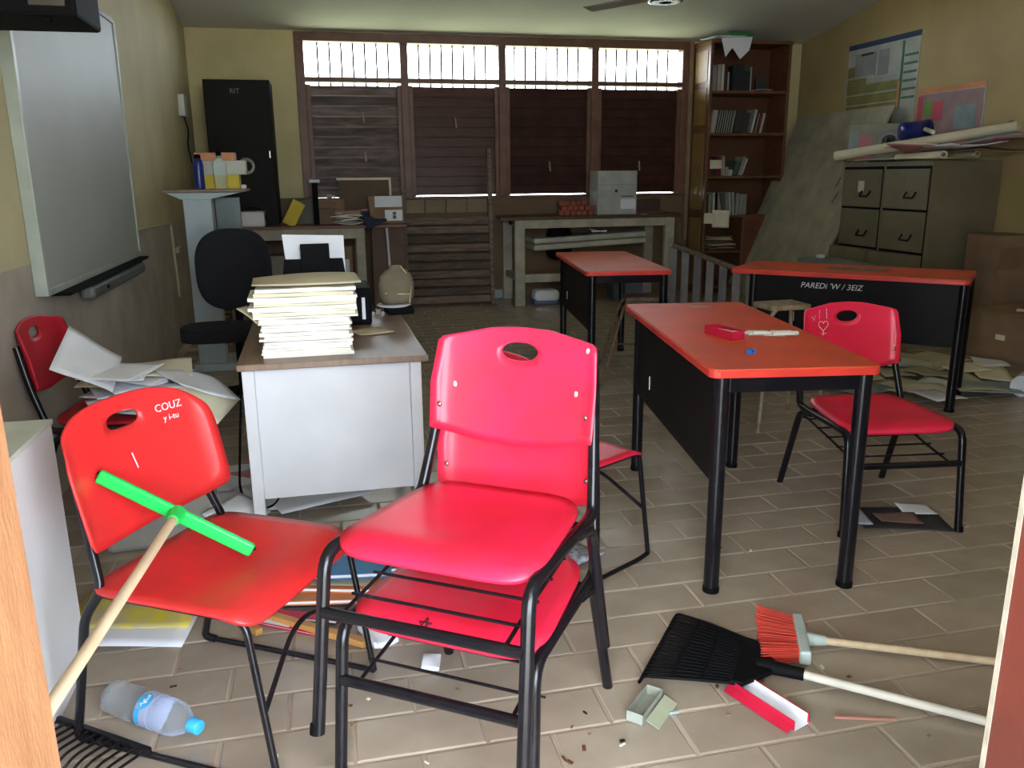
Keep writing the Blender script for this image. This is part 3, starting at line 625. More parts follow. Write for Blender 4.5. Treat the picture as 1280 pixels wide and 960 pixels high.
for k in range(8):
    o = sheet_mesh(.26, .19, .02, 30+k, .008).build('loose_paper', (PAPC, PAPER, PAPY, PINK)[k % 4 if k != 3 else 1]); place(o, (.28+rg.uniform(-.05, .05), 8.76+rg.uniform(-.03, .03), ZB+.016*k), rg.uniform(-25, 25)); tag(o, 'creased paper in the heap on the left workbench', 'paper', 'papers heaped on the left workbench')
o = sheet_mesh(.20, .22, .05, 77, .03, nx=14, ny=14).build('cloth', BLUECL); place(o, (.50, 8.68, ZB-.01), 20, 25); tag(o, 'dark blue cloth draped over the left workbench edge', 'cloth')
ZS = .3305
carton('carton', 'plain brown carton with label under the left workbench', (.18, 8.95, ZS), (.22, .25, .38), CARD, lid=(PAPER, .2, .45, .3, .4))
carton('carton', 'grey carton at left under the left workbench', (-.55, 8.95, ZS), (.30, .25, .30), mat('grey_card', (.32, .30, .26), .8))
o = B('bag', mat('blue_white_plastic', (.35, .45, .60), .5), None, (-.15, 8.85, ZS+.12), (.16, .14, .24), .04); tag(o, 'blue and white plastic bag under the left workbench', 'bag')
o = MB().tube([(.67, 8.58, .02), (.64, 8.60, .903)], .013, 8).build('white_pole', WHT); tag(o, 'thin white pole propped against the left workbench edge', 'pole')
# ================================================================ SLATTED PANEL leaning below window
t = thing('slatted_panel', 'worn wooden slatted shutter panel leaning under the window', 'shutter', (1.36, 9.14, 0), -2, rx=-4.5)
MB().bb(-.50, -.455, -.02, .03, 0, 1.28).build('side_stile', WOODG, t, .004); MB().bb(.455, .50, -.03, .03, 0, 1.70).build('side_stile', WOODG, t, .004)
zz = [.03, .12, .22, .31, .405, .50, .60, .70, .80, .895]
for k, z_ in enumerate(zz):
    B('slat', WOODG, t, (0, .0+(.012 if k % 3 == 2 else 0), z_+.035), (.91, .018, .078), .003, rx=.18)
# ================================================================ RIGHT WORKBENCH
t = thing('workbench', 'cream-painted workbench with dark top under the window\'s right half', 'workbench', (2.96, 9.15, 0), 0)
MB().prism([(-1.08, -.30), (1.02, -.30), (1.10, .36), (-1.0, .36)], .935, .968).build('bench_top', mat('dark_bench_top', (.11, .055, .035), .45), t, .005)
MB().bb(-.86, .86, -.29, -.25, .845, .935).build('apron', CREAM, t, .003); MB().bb(-.86, .86, .30, .34, .845, .935).build('apron', CREAM, t, .003)
for x in (-.87, .87):
    for y in (-.32, .30):
        l = MB().bb(x-.055, x+.055, y, y+.07, 0 if y < 0 else .0, .935).build('leg', CREAM, t, .005)
for x in (-.87, .87): MB().bb(x-.03, x+.03, -.25, .30, .27, .34).build('side_stretcher', CREAM, t, .003)
MB().bb(-.82, .82, -.245, -.205, .25, .34).build('stretcher', CREAM, t, .003)
ZR = .9685
t = thing('folded_table', 'folded white plastic table lying on the bench stretchers', 'table', (2.94, 9.17, .62), 0, ry=-2.5)
MB().bb(-.66, .66, -.22, .20, 0, .065).build('lower_half', mat('off_white_table', (.56, .56, .46), .5), t, .018); MB().bb(-.66, .66, -.22, .20, .072, .135).build('upper_half', MATS['off_white_table'], t, .018)
o = sheet_mesh(.18, .12, .02, 8, .012).build('paper_scrap', PAPER); place(o, (3.05, 9.05, .765)); tag(o, 'crumpled paper scrap on the folded white table', 'paper')
t = thing('storage_carton', 'tall white carton standing on the right workbench against window', 'box', (3.27, 9.18, ZR), 2)
MB().bb(-.235, .235, -.13, .14, 0, .48).build('carton', mat('dull_white_card', (.50, .52, .48), .7), t, .005); MB().bb(-.236, .236, -.133, -.130, .325, .33).build('lid_line', GREY2, t)
MB().bb(-.03, .0, -.133, -.130, .245, .275).build('print_mark', INK, t); MB().bb(.04, .22, -.134, -.130, .06, .17).build('label', PAPER, t); MB().bb(.05, .19, -.133, -.130, .195, .205).build('print_mark', INK, t)
for r_ in range(3):
    for k in range(6 if r_ < 2 else 5):
        o = B('clay_block', BRICKR, None, (2.60+.066*k+.033*(r_ % 2), 9.02, ZR+.027+.0545*r_), (.06, .10, .053), .006, rz=rg.uniform(-.05, .05)); tag(o, 'small red clay block stacked on the right workbench', 'block', 'red clay blocks stacked on the right workbench')
t = thing('dark_tray', 'dark shallow wooden tray on edge beside the white carton', 'tray', (3.70, 9.25, ZR), 0); MB().bb(-.17, .17, -.02, .02, 0, .16).build('panel', mat('dark_brown_card', (.07, .035, .025), .6), t, .004); MB().bb(-.18, .18, -.12, .02, 0, .03).build('ledge', WOODB, t, .004)
o = B('small_card', PAPC, None, (3.55, 8.92, ZR+.004), (.06, .05, .006), .001); tag(o, 'little pale card flat on the right workbench front', 'card')
t = thing('plastic_bundle', 'white and blue plastic bundle on floor under right workbench, left end', 'bag', (2.42, 8.98, 0)); MB().bb(-.15, .14, -.11, .12, .03, .16).build('white_bag', PAPER, t, .05, 4); MB().bb(-.16, .13, -.10, .14, 0, .05).build('blue_bag', mat('blue_grey_bag', (.16, .2, .33), .6), t, .02)
o = B('backpack', BLKP, None, (2.62, 9.15, .47), (.30, .24, .38), .10); o.location.z = .19+.0; tag(o, 'black backpack on floor behind the small red-topped table', 'bag')
carton('carton', 'cream carton on floor under the right workbench', (2.92, 9.12, 0), (.20, .2, .20), CREAM)
carton('carton', 'small brown carton on floor next to the cream carton', (2.72, 9.10, 0), (.14, .2, .17), CARD)
carton('carton', 'blue-grey carton under the right workbench, right end', (3.42, 9.12, 0), (.36, .22, .20), mat('blue_grey_carton', (.16, .18, .24), .7))
# ================================================================ BOOKSHELF
t = thing('bookshelf', 'tall brown wooden bookshelf right of the window', 'bookshelf', (4.355, 9.09, 0), 0)
MB().bb(0, .035, 0, .44, 0, 2.85).build('side_panel', WOODB, t, .003); MB().bb(.965, 1.0, 0, .44, 0, 2.85).build('side_panel', WOODB, t, .003)
for z0, z1 in ((.1, .9), (1.0, 1.86), (1.95, 2.35), (2.42, 2.76)): MB().bb(-.006, 0, .06, .38, z0, z1).build('side_inset', mat('ochre_panel', (.34, .21, .07), .5), t, .002)
MB().bb(.035, .965, .42, .44, 0, 2.85).build('back_panel', mat('orange_brown_back', (.13, .05, .018), .7), t)
MB().bb(-.01, 1.01, -.01, .44, 2.82, 2.86).build('cornice', WOODB, t, .004)
SH = [.10, .52, .93, 1.38, 1.86, 2.32]
for z_ in SH: MB().bb(.035, .965, .01, .42, z_-.03, z_).build('shelf', WOODB, t, .003)
def book(x, z_, wd, h, ci, lab, grp, lean=0, dp=.2, tag_it=True):
    t = thing('book', lab, 'book', (4.39+x, 9.13, z_), 0, grp, ry=lean)
    MB().bb(0, wd, 0, .003, 0, h).bb(0, .003, 0, dp, 0, h).bb(wd-.003, wd, 0, dp, 0, h).build('cover', BKC[ci], t); MB().bb(.003, wd-.003, .003, dp-.004, .004, h-.004).build('pages', PAPY, t)
def row(z_, items, lab, grp, x0=.01):
    x = x0
    for wd, h, ci, lean in items:
        if ci is None: x += wd; continue
        book(x, z_+.001+ (wd*math.sin(D2(lean)) if lean > 0 else 0), wd, h, ci, lab, grp, lean); x += wd*1.04+abs(math.sin(D2(lean)))*.004
row(2.32, [(.06, .27, 1, 0), (.05, .28, 0, 0), (.035, .28, 5, 0), (.02, .27, 3, 0), (.02, .28, 2, 0), (.02, .20, 5, 0)], 'upright volume at left on the bookshelf\'s top shelf', 'volumes at left on the top shelf')
row(2.32, [(.05, .27, 2, 0), (.04, .28, 2, 0), (.045, .27, 2, 0), (.04, .28, 4, 0), (.035, .26, 4, 0), (.02, .26, 5, 0)], 'dark binder on the bookshelf\'s top shelf', 'dark binders on the top shelf', .26)
o = B('display_book', mat('dark_navy_cover', (.012, .018, .03), .5), None, (4.39+.37, 9.115, 2.32+.105), (.20, .015, .21), .002); tag(o, 'dark navy book facing out on the bookshelf\'s top shelf', 'book')
o = MB().prism([(0, 0), (.17, 0), (.12, .13), (.05, .17), (0, .15)], 0, .03).build('leaning_folder', BKC[2]); place(o, (4.39+.58, 9.20, 2.325), 0, 90); tag(o, 'black slumped folder on the top shelf, right end', 'folder')
o = sheet_mesh(.24, .15, .01, 12, .004).build('magazine', PAPC); place(o, (4.39+.66, 9.20, 2.322), 5); tag(o, 'pale magazine lying flat on the top shelf', 'magazine')
row(1.86, [(.022, .25, 0, 8), (.03, .25, 5, 8)]+[(.013, .25, (5, 2)[k % 2], 9) for k in range(15)]+[(.012, .25, 5, 10)], 'thin striped pamphlet on the bookshelf\'s second shelf', 'thin pamphlets on the second shelf', .01)
o = B('display_book', mat('dark_cover_pink_band', (.05, .045, .045), .6), None, (4.39+.415, 9.14, 1.86+.122), (.17, .02, .23), .002, ry=.14); tag(o, 'dark book with pink band facing out on the second shelf', 'book'); B('cover_band', PINK, o, (0, -.011, .05), (.12, .002, .05), 0)
row(1.86, [(.03, .26, 5, 12), (.02, .25, 2, 12), (.02, .22, 0, 10), (.035, .22, 3, 10), (.03, .22, 5, 12)], 'leaning book at right on the bookshelf\'s second shelf', 'leaning books on the second shelf', .52)
row(1.38, [(.05, .20, 3, 0), (.05, .18, 2, 0), (.035, .22, 3, 0), (.03, .22, 3, 0), (.03, .23, 0, -4), (.02, .22, 5, -4), (.04, .10, 0, 0), (.05, .07, 5, 0), (.06, .16, 4, 15), (.03, .22, 0, 18), (.03, .20, 5, 20)], 'worn book on the bookshelf\'s third shelf', 'worn books on the third shelf')
o = sheet_mesh(.15, .10, .004, 14).build('paper_note', PAPC); place(o, (4.39+.10, 9.11, 1.51), 0, 85); tag(o, 'cream note hanging before the third-shelf books', 'paper')
row(.93, [(.03, .24, 2, 0), (.03, .24, 0, 0), (.02, .25, 1, 0), (.03, .26, 5, 0), (.03, .26, 2, 0), (.03, .25, 1, -10), (.03, .25, 0, -12), (.05, .24, None, 0), (.04, .26, 1, -6), (.03, .26, 5, -6), (.04, .26, 1, -4), (.05, .25, 1, 0), (.04, .24, 0, 0), (.05, .24, 1, 0)], 'grey-spined book on the bookshelf\'s fourth shelf', 'grey books on the fourth shelf')
for k, (x, z_, s_) in enumerate(((.17, .91, 1), (.02, .92, .6))):
    o = sheet_mesh(.22*s_, .20*s_, .006, 20+k, .003).build('hanging_paper', PAPC); place(o, (4.39+x, 9.065-.01*k, z_-.02), 0, 82, 3); tag(o, ('large pale paper', 'small pale paper')[k]+' drooping over the fourth shelf edge', 'paper')
for k in range(7):
    o = sheet_mesh(.30, .22, .014, 40+k, .006).build('old_paper', (PAPY, CARD, PAPC)[k % 3]); place(o, (4.39+.25+rg.uniform(-.04, .04), 9.26, .521+.022*k), rg.uniform(-15, 15)); tag(o, 'crumpled old paper in the heap on the fifth shelf', 'paper', 'old papers heaped on the fifth shelf')
MB().bb(.50, .53, .0, .42, .0, .90).build('divider', WOODB, t, .003); MB().bb(.53, .965, .0, .015, .0, .90).build('cupboard_door', mat('red_brown_door', (.17, .05, .025), .5), t, .003)
# things on the bookshelf top
o = sheet_mesh(.46, .24, .01, 51, .01, nx=12).build('paper_roll_flat', PAPER); place(o, (4.50, 9.10, 2.862), 15, 0, -3); tag(o, 'white crumpled sheet on top of the bookshelf, left end', 'paper')
o = B('green_box', DGRN, None, (4.72, 9.20, 2.90), (.30, .20, .075), .004, rz=.1); tag(o, 'green box lying on top of the bookshelf', 'box')
o = MB().prism([(-.20, 0), (.18, .02), (.15, -.12), (.04, -.22), (-.06, -.10), (-.14, -.20)], 0, .002).build('torn_paper', PAPER); place(o, (4.66, 9.07, 2.87), 0, 90); tag(o, 'torn white paper hanging from the bookshelf top', 'paper')
# ================================================================ RAILING, LEANING BOARD, FILING CABINETS
t = thing('crib_railing', 'grey wooden railing with upright slats propped before the bookshelf', 'railing', (3.50, 7.95, 0), 0)
dx, dy = .36, -.95
MB().tube([(0, 0, .70), (dx, dy, .50)], .03, 4).build('top_rail', WOODG, t); MB().tube([(-.02, 0, .08), (dx, dy, .05)], .028, 4).build('bottom_rail', WOODG, t)
for k in range(7):
    u = k/6; MB().box((dx*u, dy*u, .06+(.64-.2*u)/2), (.075, .02, .62-.2*u), rz=math.atan2(dy, dx)+.5).build('slat', mat('grey_white_slat', (.26, .25, .26), .6, rnd=.2), t, .003)
t = thing('leaning_board', 'large worn pale board leaning between bookshelf and filing cabinets', 'board', (4.78, 8.45, .01), 0, ry=22.5)
MB().bb(0, .03, -.85, .85, 0, 2.22).build('panel', BOARDM, t, .004)
for a in ((.52, 1.55), (.50, 1.35), (.56, 1.18), (.46, 1.62)):
    MB().tube([(-.002, -a[0], a[1]), (-.002, -a[0]-.03, a[1]+.11)], .004, 4).build('scratch', INK, t)
def cabinet(label, yc):
    t = thing('filing_cabinet', label, 'filing cabinet', (5.05, yc, 0), 0)
    MB().bb(0, .68, -.31, .31, 0, 1.50).build('body', CABG, t, .004)
    MB().bb(-.003, .001, -.295, .295, .02, 1.46).build('gap_shade', BLKP, t)  # black sheet painting the shade in the gaps between drawers
    for k in range(4):
        z0 = 1.445-.365*(k+1)+.01; pull = .10 if k == 2 else 0
        d = MB().bb(-.018-pull, 0, -.285, .285, z0, z0+.345).build('drawer', CABG, t, .005)
        if pull: MB().bb(-pull, 0, -.27, .27, z0+.01, z0+.29).build('drawer_box', GREY2, d)
        MB().tube(smooth_path([(-.02-pull, -.15, z0+.15), (-.05-pull, -.15, z0+.10), (-.05-pull, -.03, z0+.10), (-.02-pull, -.03, z0+.15)], .012), .008, 6).build('handle', DMETAL, d)
    return t
k1 = cabinet('near four-drawer olive grey filing cabinet, its side facing the door', 6.52)
k2 = cabinet('far four-drawer olive grey filing cabinet with small sticker, beside leaning board', 7.145)
MB().bb(-.0205, -.0185, -.05, .04, 1.23, 1.33).build('sticker', PAPC, k2)
carton('crate', 'grey crate on the floor before the filing cabinets', (4.62, 6.85, 0), (.30, .75, .62), GREY2)
o = B('crumpled_paper', PAPER, None, (4.60, 7.05, .64), (.07, .06, .035), .015); tag(o, 'crumpled white paper lump on the grey crate', 'paper')
ZC = 1.5005
# fan box, blue roll, paper rolls and posters on the cabinets
t = thing('fan_box', 'printed fan carton with round fan picture on the far cabinet', 'box', (5.27, 7.26, ZC+.012), -40)
MB().bb(-.27, .22, -.10, .12, 0, .34).build('carton', mat('pale_grey_card', (.34, .34, .27), .7), t, .004); MB().bb(.222, .226, -.10, .12, 0, .34).build('side_face', mat('dark_brown_side', (.10, .07, .04), .7), t)
for r0, r1, m_ in ((.0, .03, INK), (.055, .068, INK), (.098, .108, GREY2)): MB().lathe([(r1, 0), (r1, .002), (max(r0, .001), .002)], 24, Matrix.Translation((.09, -.1005, .17)) @ Matrix.Rotation(D2(90), 4, 'X')).build('fan_print', m_, t)
MB().bb(-.20, -.06, -.102, -.100, .02, .24).build('print_patch', PINK, t); MB().bb(-.26, -.18, -.1025, -.1005, .05, .28).build('print_patch', LBLUE, t)
o = sheet_mesh(1.1, .62, .015, 61, .006).build('poster_sheet', PAPC); place(o, (5.33, 6.75, ZC+.002), 88); tag(o, 'wide cream sheet spread over both cabinet tops', 'paper')
def roll(a, b, r, m, label):
    a = Vector(a); b = Vector(b); n = 14; mb = MB(); mb.tube([a, a.lerp(b, .5), b], [r, r*.95, r*.9], n)
    o = mb.build('paper_roll', m); d = (b-a).normalized()
    MB().tube([a-d*.002, a+d*.001], r*.6, 10).build('roll_core', CARD, o); return tag(o, label, 'paper roll')
roll((4.84, 7.30, ZC+.06), (5.50, 5.85, ZC+.26), .045, PAPC, 'long cream paper roll slanting across the cabinet tops')
roll((5.00, 6.05, ZC+.045), (5.25, 6.95, ZC+.04), .032, PAPC, 'short cream roll at the cabinet\'s near front edge')
roll((5.28, 6.0, ZC+.05), (5.45, 6.9, ZC+.05), .028, PAPY, 'yellowed paper roll end at right on the near cabinet')
roll((5.35, 6.95, ZC+.34), (5.20, 6.45, ZC+.24), .02, PAPC, 'thin pale roll resting on the fan box')
t = thing('blue_roll', 'blue cylindrical tub lying on the paper rolls', 'tub', (5.22, 6.70, ZC+.27), -12, ry=84); MB().lathe([(0, -.13), (.075, -.13), (.078, -.12), (.078, .11), (.0, .115)], 24).build('tub', NAVY, t); MB().lathe([(.082, .09), (.082, .12), (0, .121)], 24).build('lid', NAVY, t)
for k, (m_, x, y, rz_, zz_, lb) in enumerate(((PINK, 5.15, 6.35, 20, .075, 'pink sheet drooping over the near cabinet front'), (LBLUE, 5.32, 6.10, -20, .105, 'blue-grey sheet in the pile on the near cabinet'), (PAPER, 5.22, 6.22, -10, .09, 'white sheet in the pile on the near cabinet'), (PINK, 5.45, 6.0, -12, .12, 'pink sheet at right in the cabinet-top pile'), (PAPC, 5.2, 6.45, 10, .06, 'cream sheet under the pink sheet on cabinet'), (CARD, 5.35, 6.2, 5, .03, 'brown sheet lowest on the near cabinet'))):
    o = sheet_mesh(.48, .66, .045, 70+k, .010, nx=10, ny=10).build('poster_sheet', m_); place(o, (x+.05, y+.02, ZC+zz_), rz_, 0, 0); tag(o, lb, 'paper')
o = MB().prism([(0, 0), (.10, .02), (.20, .12), (.08, .07)], 0, .01).build('dark_feather', mat('dark_maroon', (.10, .02, .02), .6)); place(o, (5.45, 6.12, ZC+.19), -70, 90); tag(o, 'dark pointed scrap sticking up behind the cabinet pile', 'scrap')
# posters on the right wall (flat prints)
def poster(nm, label, y0, y1, z0, z1, skew=0):
    t = thing(nm, label, 'poster', (XR-.004, (y0+y1)/2, (z0+z1)/2), 0); t['w'] = 0
    del t['w']; W_, H_ = abs(y1-y0), z1-z0
    MB().bb(-.002, .002, -W_/2, W_/2, -H_/2, H_/2).build('sheet', mat('poster_paper', (.50, .52, .46), .6), t); return t, W_, H_
t, W_, H_ = poster('wall_chart', 'large chart poster with blue header on the right wall', 7.43, 8.58, 1.85, 2.74)
def pr_(x0, x1, z0, z1, m, nm='print_block'):    # u left->right in view (far Y to near Y)
    t['n'] = t.get('n', 0)+1; e_ = .0003*t['n']; MB().bb(-.0030-e_, -.0022, W_/2-x0*W_, W_/2-x1*W_, -H_/2+z0*H_, -H_/2+z1*H_).build(nm, m, t)
OL = mat('olive_print', (.30, .27, .06), .7); GN = mat('green_print', (.08, .22, .10), .7); BLP = mat('dark_blue_print', (.03, .07, .14), .7); GP = mat('grey_print', (.34, .35, .34), .7)
pr_(.0, 1, .94, 1, BLP); pr_(.02, .30, .42, .60, OL); pr_(.02, .80, .30, .40, OL); pr_(.02, .80, .20, .285, OL); pr_(.15, .72, .04, .16, OL); pr_(.30, .80, .42, .52, OL)
pr_(.12, .42, .62, .88, GP); pr_(.46, .60, .60, .88, GP); pr_(.20, .38, .85, .875, INK)
for k in range(9): pr_(.03, .78, .30+.033*k, .303+.033*k, GP)
pr_(.02, .12, .62, .74, OL)
for k in range(6): pr_(.82, .98, .30+.09*k, .325+.09*k, GN)
pr_(.78, .80, .2, .92, GN); pr_(.76, .79, .2, .5, ORG)
t, W_, H_ = poster('wall_poster', 'smaller pink poster with orange header on the right wall', 6.52, 7.40, 1.72, 2.18)
pr_(0, 1, .90, 1, ORG); pr_(.02, .98, .05, .88, mat('dusty_pink_print', (.42, .27, .27), .7)); pr_(.12, .26, .45, .75, mat('lime_print', (.25, .35, .06), .7)); pr_(.26, .42, .35, .72, CRIM); pr_(.6, .9, .15, .6, LBLUE); pr_(.02, .1, .1, .85, CRIM)
for o_ in bpy.data.objects:
    if 'n' in o_.keys(): del o_['n']
# cartons at the right edge
t = thing('carton', 'open brown carton with white tape on the floor at right edge', 'box', (5.32, 5.28, 0), 8)
MB().bb(-.33, .4, -.35, .30, 0, .36).build('carton', CARD, t, .004)
MB().box((-.10, -.02, .365), (.50, .60, .006), ry=-.05).build('flap', CARD, t); MB().box((-.33, -.45, .33), (.12, .30, .005), ry=.5).build('flap', CARD, t)
MB().box((-.12, -.10, .380), (.10, .22, .003), rz=.6, ry=-.05).build('tape', PAPER, t); MB().bb(-.332, -.330, -.06, .02, .16, .20).build('print_mark', PAPC, t)
t = thing('carton', 'brown carton standing behind the open one at right edge', 'box', (5.52, 5.85, 0), 0); MB().bb(-.15, .2, -.12, .25, 0, .90).build('carton', CARD, t, .004); MB().box((-.05, -.14, .70), (.25, .006, .22), rx=.3).build('flap', CARD, t)
o = B('sign_board', WHT, None, (5.70, 5.6, 1.05), (.03, .30, .5), .003); tag(o, 'white panel on the right wall at the photo\'s right edge', 'panel')
# ================================================================ WHITE CABINET, SQUEEGEE, PAPERS ON CHAIR
t = thing('side_cabinet', 'plain white cabinet by the left jamb of the doorway', 'cabinet', (-1.01, 1.87, 0))
MB().bb(-.225, .238, -.60, .57, 0, .767).build('body', WHT, t, .006); MB().bb(-.228, .241, -.603, .573, .755, .769).build('top', mat('pale_green_white_top', (.62, .66, .58), .5), t, .002)
t = thing('squeegee', 'green floor squeegee with wooden handle lying on the left red chair', 'squeegee')
a = Vector((-.575, 2.11, .70)); b = Vector((-.222, 2.075, .472)); d = (b-a).normalized(); c = a.lerp(b, .48); e = Vector((-.445, .70, .715)); hd = (e-c).normalized(); nn = d.cross(hd).normalized(); h2 = nn.cross(d)
M_ = Matrix(((d.x, h2.x, nn.x, c.x), (d.y, h2.y, nn.y, c.y), (d.z, h2.z, nn.z, c.z), (0, 0, 0, 1))); L_ = (b-a).length/2
mb = MB().box((0, 0, 0), (2*L_, .018, .036), M=M_); mb.build('head', GRN, t, .007, 3); MB().box((0, -.018, 0), (2*L_+.01, .014, .006), M=M_).build('rubber_blade', BLKP, t)
MB().tube([c-hd*.0, c+hd*.055], [.024, .0145], 14).build('socket', GRN, t); MB().tube([c+hd*.045, e], .0112, 12).build('handle', mat('pale_pine_handle', (.72, .60, .42), .6, col2=(.64, .50, .33)), t)
for k in range(14):
    m_ = (PAPER, PAPER, PAPER, PAPC)[k % 4]; o = sheet_mesh(.30, .22, .010, 100+k, .004).build('loose_paper', m_)
    place(o, (-.82+rg.uniform(-.13, .15), 3.72+rg.uniform(-.14, .12), .465+.0125*k), rg.uniform(0, 180), rg.uniform(-2, 2), rg.uniform(-2, 2)); tag(o, 'loose white paper heaped on the small red chair by the wall', 'paper', 'white papers on the small red chair')
o = sheet_mesh(.24, .30, .015, 131, .004).build('loose_paper', PAPER); place(o, (-.98, 3.62, .68), 15, 25, 35); tag(o, 'white sheet propped up against the small red chair\'s backrest', 'paper')
o = sheet_mesh(.26, .30, .02, 132, .004).build('loose_paper', PAPER); place(o, (-.56, 3.58, .56), 30, 5, 22); tag(o, 'white sheet sliding off the small red chair on its right', 'paper')
o = sheet_mesh(.22, .28, .02, 133, .004).build('loose_paper', PAPC); place(o, (-.53, 3.50, .51), -10, 5, 30); tag(o, 'cream sheet sliding off the small red chair beneath the white ones', 'paper')
t = thing('storage_bin', 'grey plastic bin beside the small red chair, under the papers', 'bin', (-.70, 3.33, 0), 4)
MB().add([(-.20, -.10, 0), (.20, -.10, 0), (.20, .08, 0), (-.20, .08, 0), (-.235, -.12, .42), (.225, -.12, .42), (.225, .09, .42), (-.235, .09, .42)], [(3, 2, 1, 0), (4, 5, 6, 7), (0, 1, 5, 4), (1, 2, 6, 5), (2, 3, 7, 6), (3, 0, 4, 7)]).build('bin_body', mat('beige_grey_plastic', (.34, .33, .29), .5), t, .02); MB().bb(-.245, .235, -.13, .10, .395, .425).build('rim', MATS['beige_grey_plastic'], t, .01)
# ================================================================ BOTTLE
t = thing('water_bottle', 'clear plastic water bottle with blue cap lying on floor tiles', 'bottle', (-.517, 2.078, .046), math.degrees(math.atan2(-.185, .234))); t.scale = (1.08,)*3
MX = Matrix.Rotation(D2(90), 4, 'Y'); Lb = .29
prof = [(0, -.150), (.030, -.150), (.041, -.140), (.043, -.115), (.040, -.10), (.043, -.085), (.043, -.06), (.039, -.045), (.043, -.03), (.042, 0), (.040, .01), (.042, .025), (.043, .05), (.040, .08), (.028, .105), (.014, .122), (.0125, .14), (0, .141)]
MB().lathe(prof, 24, MX).build('bottle_body', PET, t); MB().lathe([(.0175, .122), (.0178, .150), (.016, .152), (0, .152)], 18, MX).build('cap', CYAN, t)
MB().lathe([(.0436, -.022), (.0438, 0), (.0434, .018)], 24, MX).build('label_band', glass_mat('clear_label', (.55, .6, .8), .3, .6), t)
mb = MB(); n = 14
for s_, (u0, u1, a0, a1) in enumerate(((-.022, .016, 35, 95), (-.020, -.004, -15, 35))):
    vs = []; fs = []
    for i in range(n+1):
        q = i/n; aa = D2(a0+(a1-a0)*q); bul = math.sin(math.pi*q)**.6 if s_ == 0 else 1; m0 = (u0+u1)/2; hh = (u1-u0)/2*bul
        for w_ in (-1, 1): vs.append((m0+w_*hh, -.0446*math.cos(aa), .0446*math.sin(aa)))
    for i in range(n): fs.append((2*i, 2*i+1, 2*i+3, 2*i+2))
    mb.add(vs, fs, True)
mb.build('blue_logo', CYAN, t, kind='stuff')
text('lettering', 'Agua', .017, WHT, t, Matrix.Translation((-.002, -.0455*math.cos(D2(65)), .0458*math.sin(D2(65)))) @ Matrix.Rotation(D2(90-65+0), 4, 'X') @ Matrix.Rotation(D2(80), 4, 'Z'))
# ================================================================ RAKES AND BROOM
def rake_head(t, n, L0, w0, w1, curl, base_l=.0):
    for k in range(n):
        u = k/(n-1)*2-1
        MB().tube(smooth_path([(0, u*w0, .030), (L0*.55, u*(w0+(w1-w0)*.6), .032), (L0, u*w1, .026), (L0+.012, u*w1, .002)], curl), .0052, 5).build('tine', BLKP, t)
t = thing('rake', 'black plastic fan rake with white wooden handle lying on the floor', 'rake', (1.125, 1.945, 0), math.degrees(math.atan2(.62, -.785)))
rake_head(t, 19, .245, .12, .19, .02)
for q, w_ in ((.01, .122), (.09, .145), (.17, .168)): MB().box((q, 0, .0335), (.009, 2*w_, .006)).build('cross_strip', BLKP, t, .001)
MB().prism([(.015, -.125), (.015, .125), (-.02, .12), (-.085, .03), (-.085, -.03), (-.02, -.12)], .022, .038).build('head_plate', BLKP, t, .004)
MB().tube([(-.04, 0, .03), (-.17, 0, .032)], [.021, .018], 12).build('socket', BLKP, t); MB().tube([(-.16, 0, .032), (-.95, 0, .012)], .0125, 12).build('handle', mat('white_wood_handle', (.72, .68, .58), .6), t)
t = thing('broom', 'orange-red bristled broom with pale handle lying on the floor', 'broom', (1.345, 2.02, .03), math.degrees(math.atan2(-.228, .479)))
mb = MB(); r_ = random.Random(2)
for k in range(260):
    u = r_.uniform(-1, 1); v = r_.uniform(-1, 1); mb.tube([(0, u*.105, v*.018), (-.112+r_.uniform(-.005, .005), u*.145+r_.uniform(-.004, .004), v*.025)], .0017, 3)
mb.build('bristles', BRIS, t, kind='stuff')
MB().bb(-.004, .03, -.115, .115, -.022, .022).build('head_cap', mat('pale_green_plastic', (.50, .60, .56), .4), t, .007)
MB().tube([(.028, 0, 0), (.085, 0, 0)], [.022, .015], 14).build('socket', MATS['pale_green_plastic'], t); MB().tube([(.07, 0, 0), (.98, 0, -.016)], .0118, 12).build('handle', WOODL, t)
t = thing('rake', 'black rake cut by the photo\'s lower left corner, tines towards the door', 'rake', (-.61, 2.02, 0), math.degrees(math.atan2(-.19, .26)))
MB().bb(-.20, .13, -.008, .008, .012, .030).build('tine_bar', BLK, t, .004)
for k in range(12): x = -.19+.028*k; MB().tube(smooth_path([(x, 0, .022), (x+.004, -.10, .034), (x+.004, -.145, .012)], .05), .0042, 6).build('tine', BLK, t)
# ================================================================ RED BOX, SMALL ERASER BOX, NEWSPAPER
t = thing('chalk_carton', 'open red and white cardboard tray on the floor under rake socket', 'box', (1.108, 1.775, .002), math.degrees(math.atan2(-.248, .092))); t.scale = (.84, .84, .84)
for y0, y1, z1 in ((-.036, -.034, .036), (.034, .036, .036)): MB().bb(-.135, .135, y0, y1, 0, z1).build('side_wall', CRIM, t)
MB().bb(-.135, .135, -.036, .036, 0, .002).build('bottom', PAPER, t); MB().bb(-.13, .13, -.0335, -.032, .003, .034).bb(-.13, .13, .032, .0335, .003, .034).build('white_lining', PAPER, t, kind='stuff'); MB().bb(-.137, -.135, -.036, .036, 0, .036).build('end_wall', CRIM, t)
MB().box((0, -.050, .010), (.26, .030, .002), rx=.5).build('flap', CRIM, t)
t = thing('eraser_box', 'small open grey-green box on floor at rake tips', 'box', (.775, 1.835, .002), math.degrees(math.atan2(.10, .10))); t.scale = (.8, .8, .8)
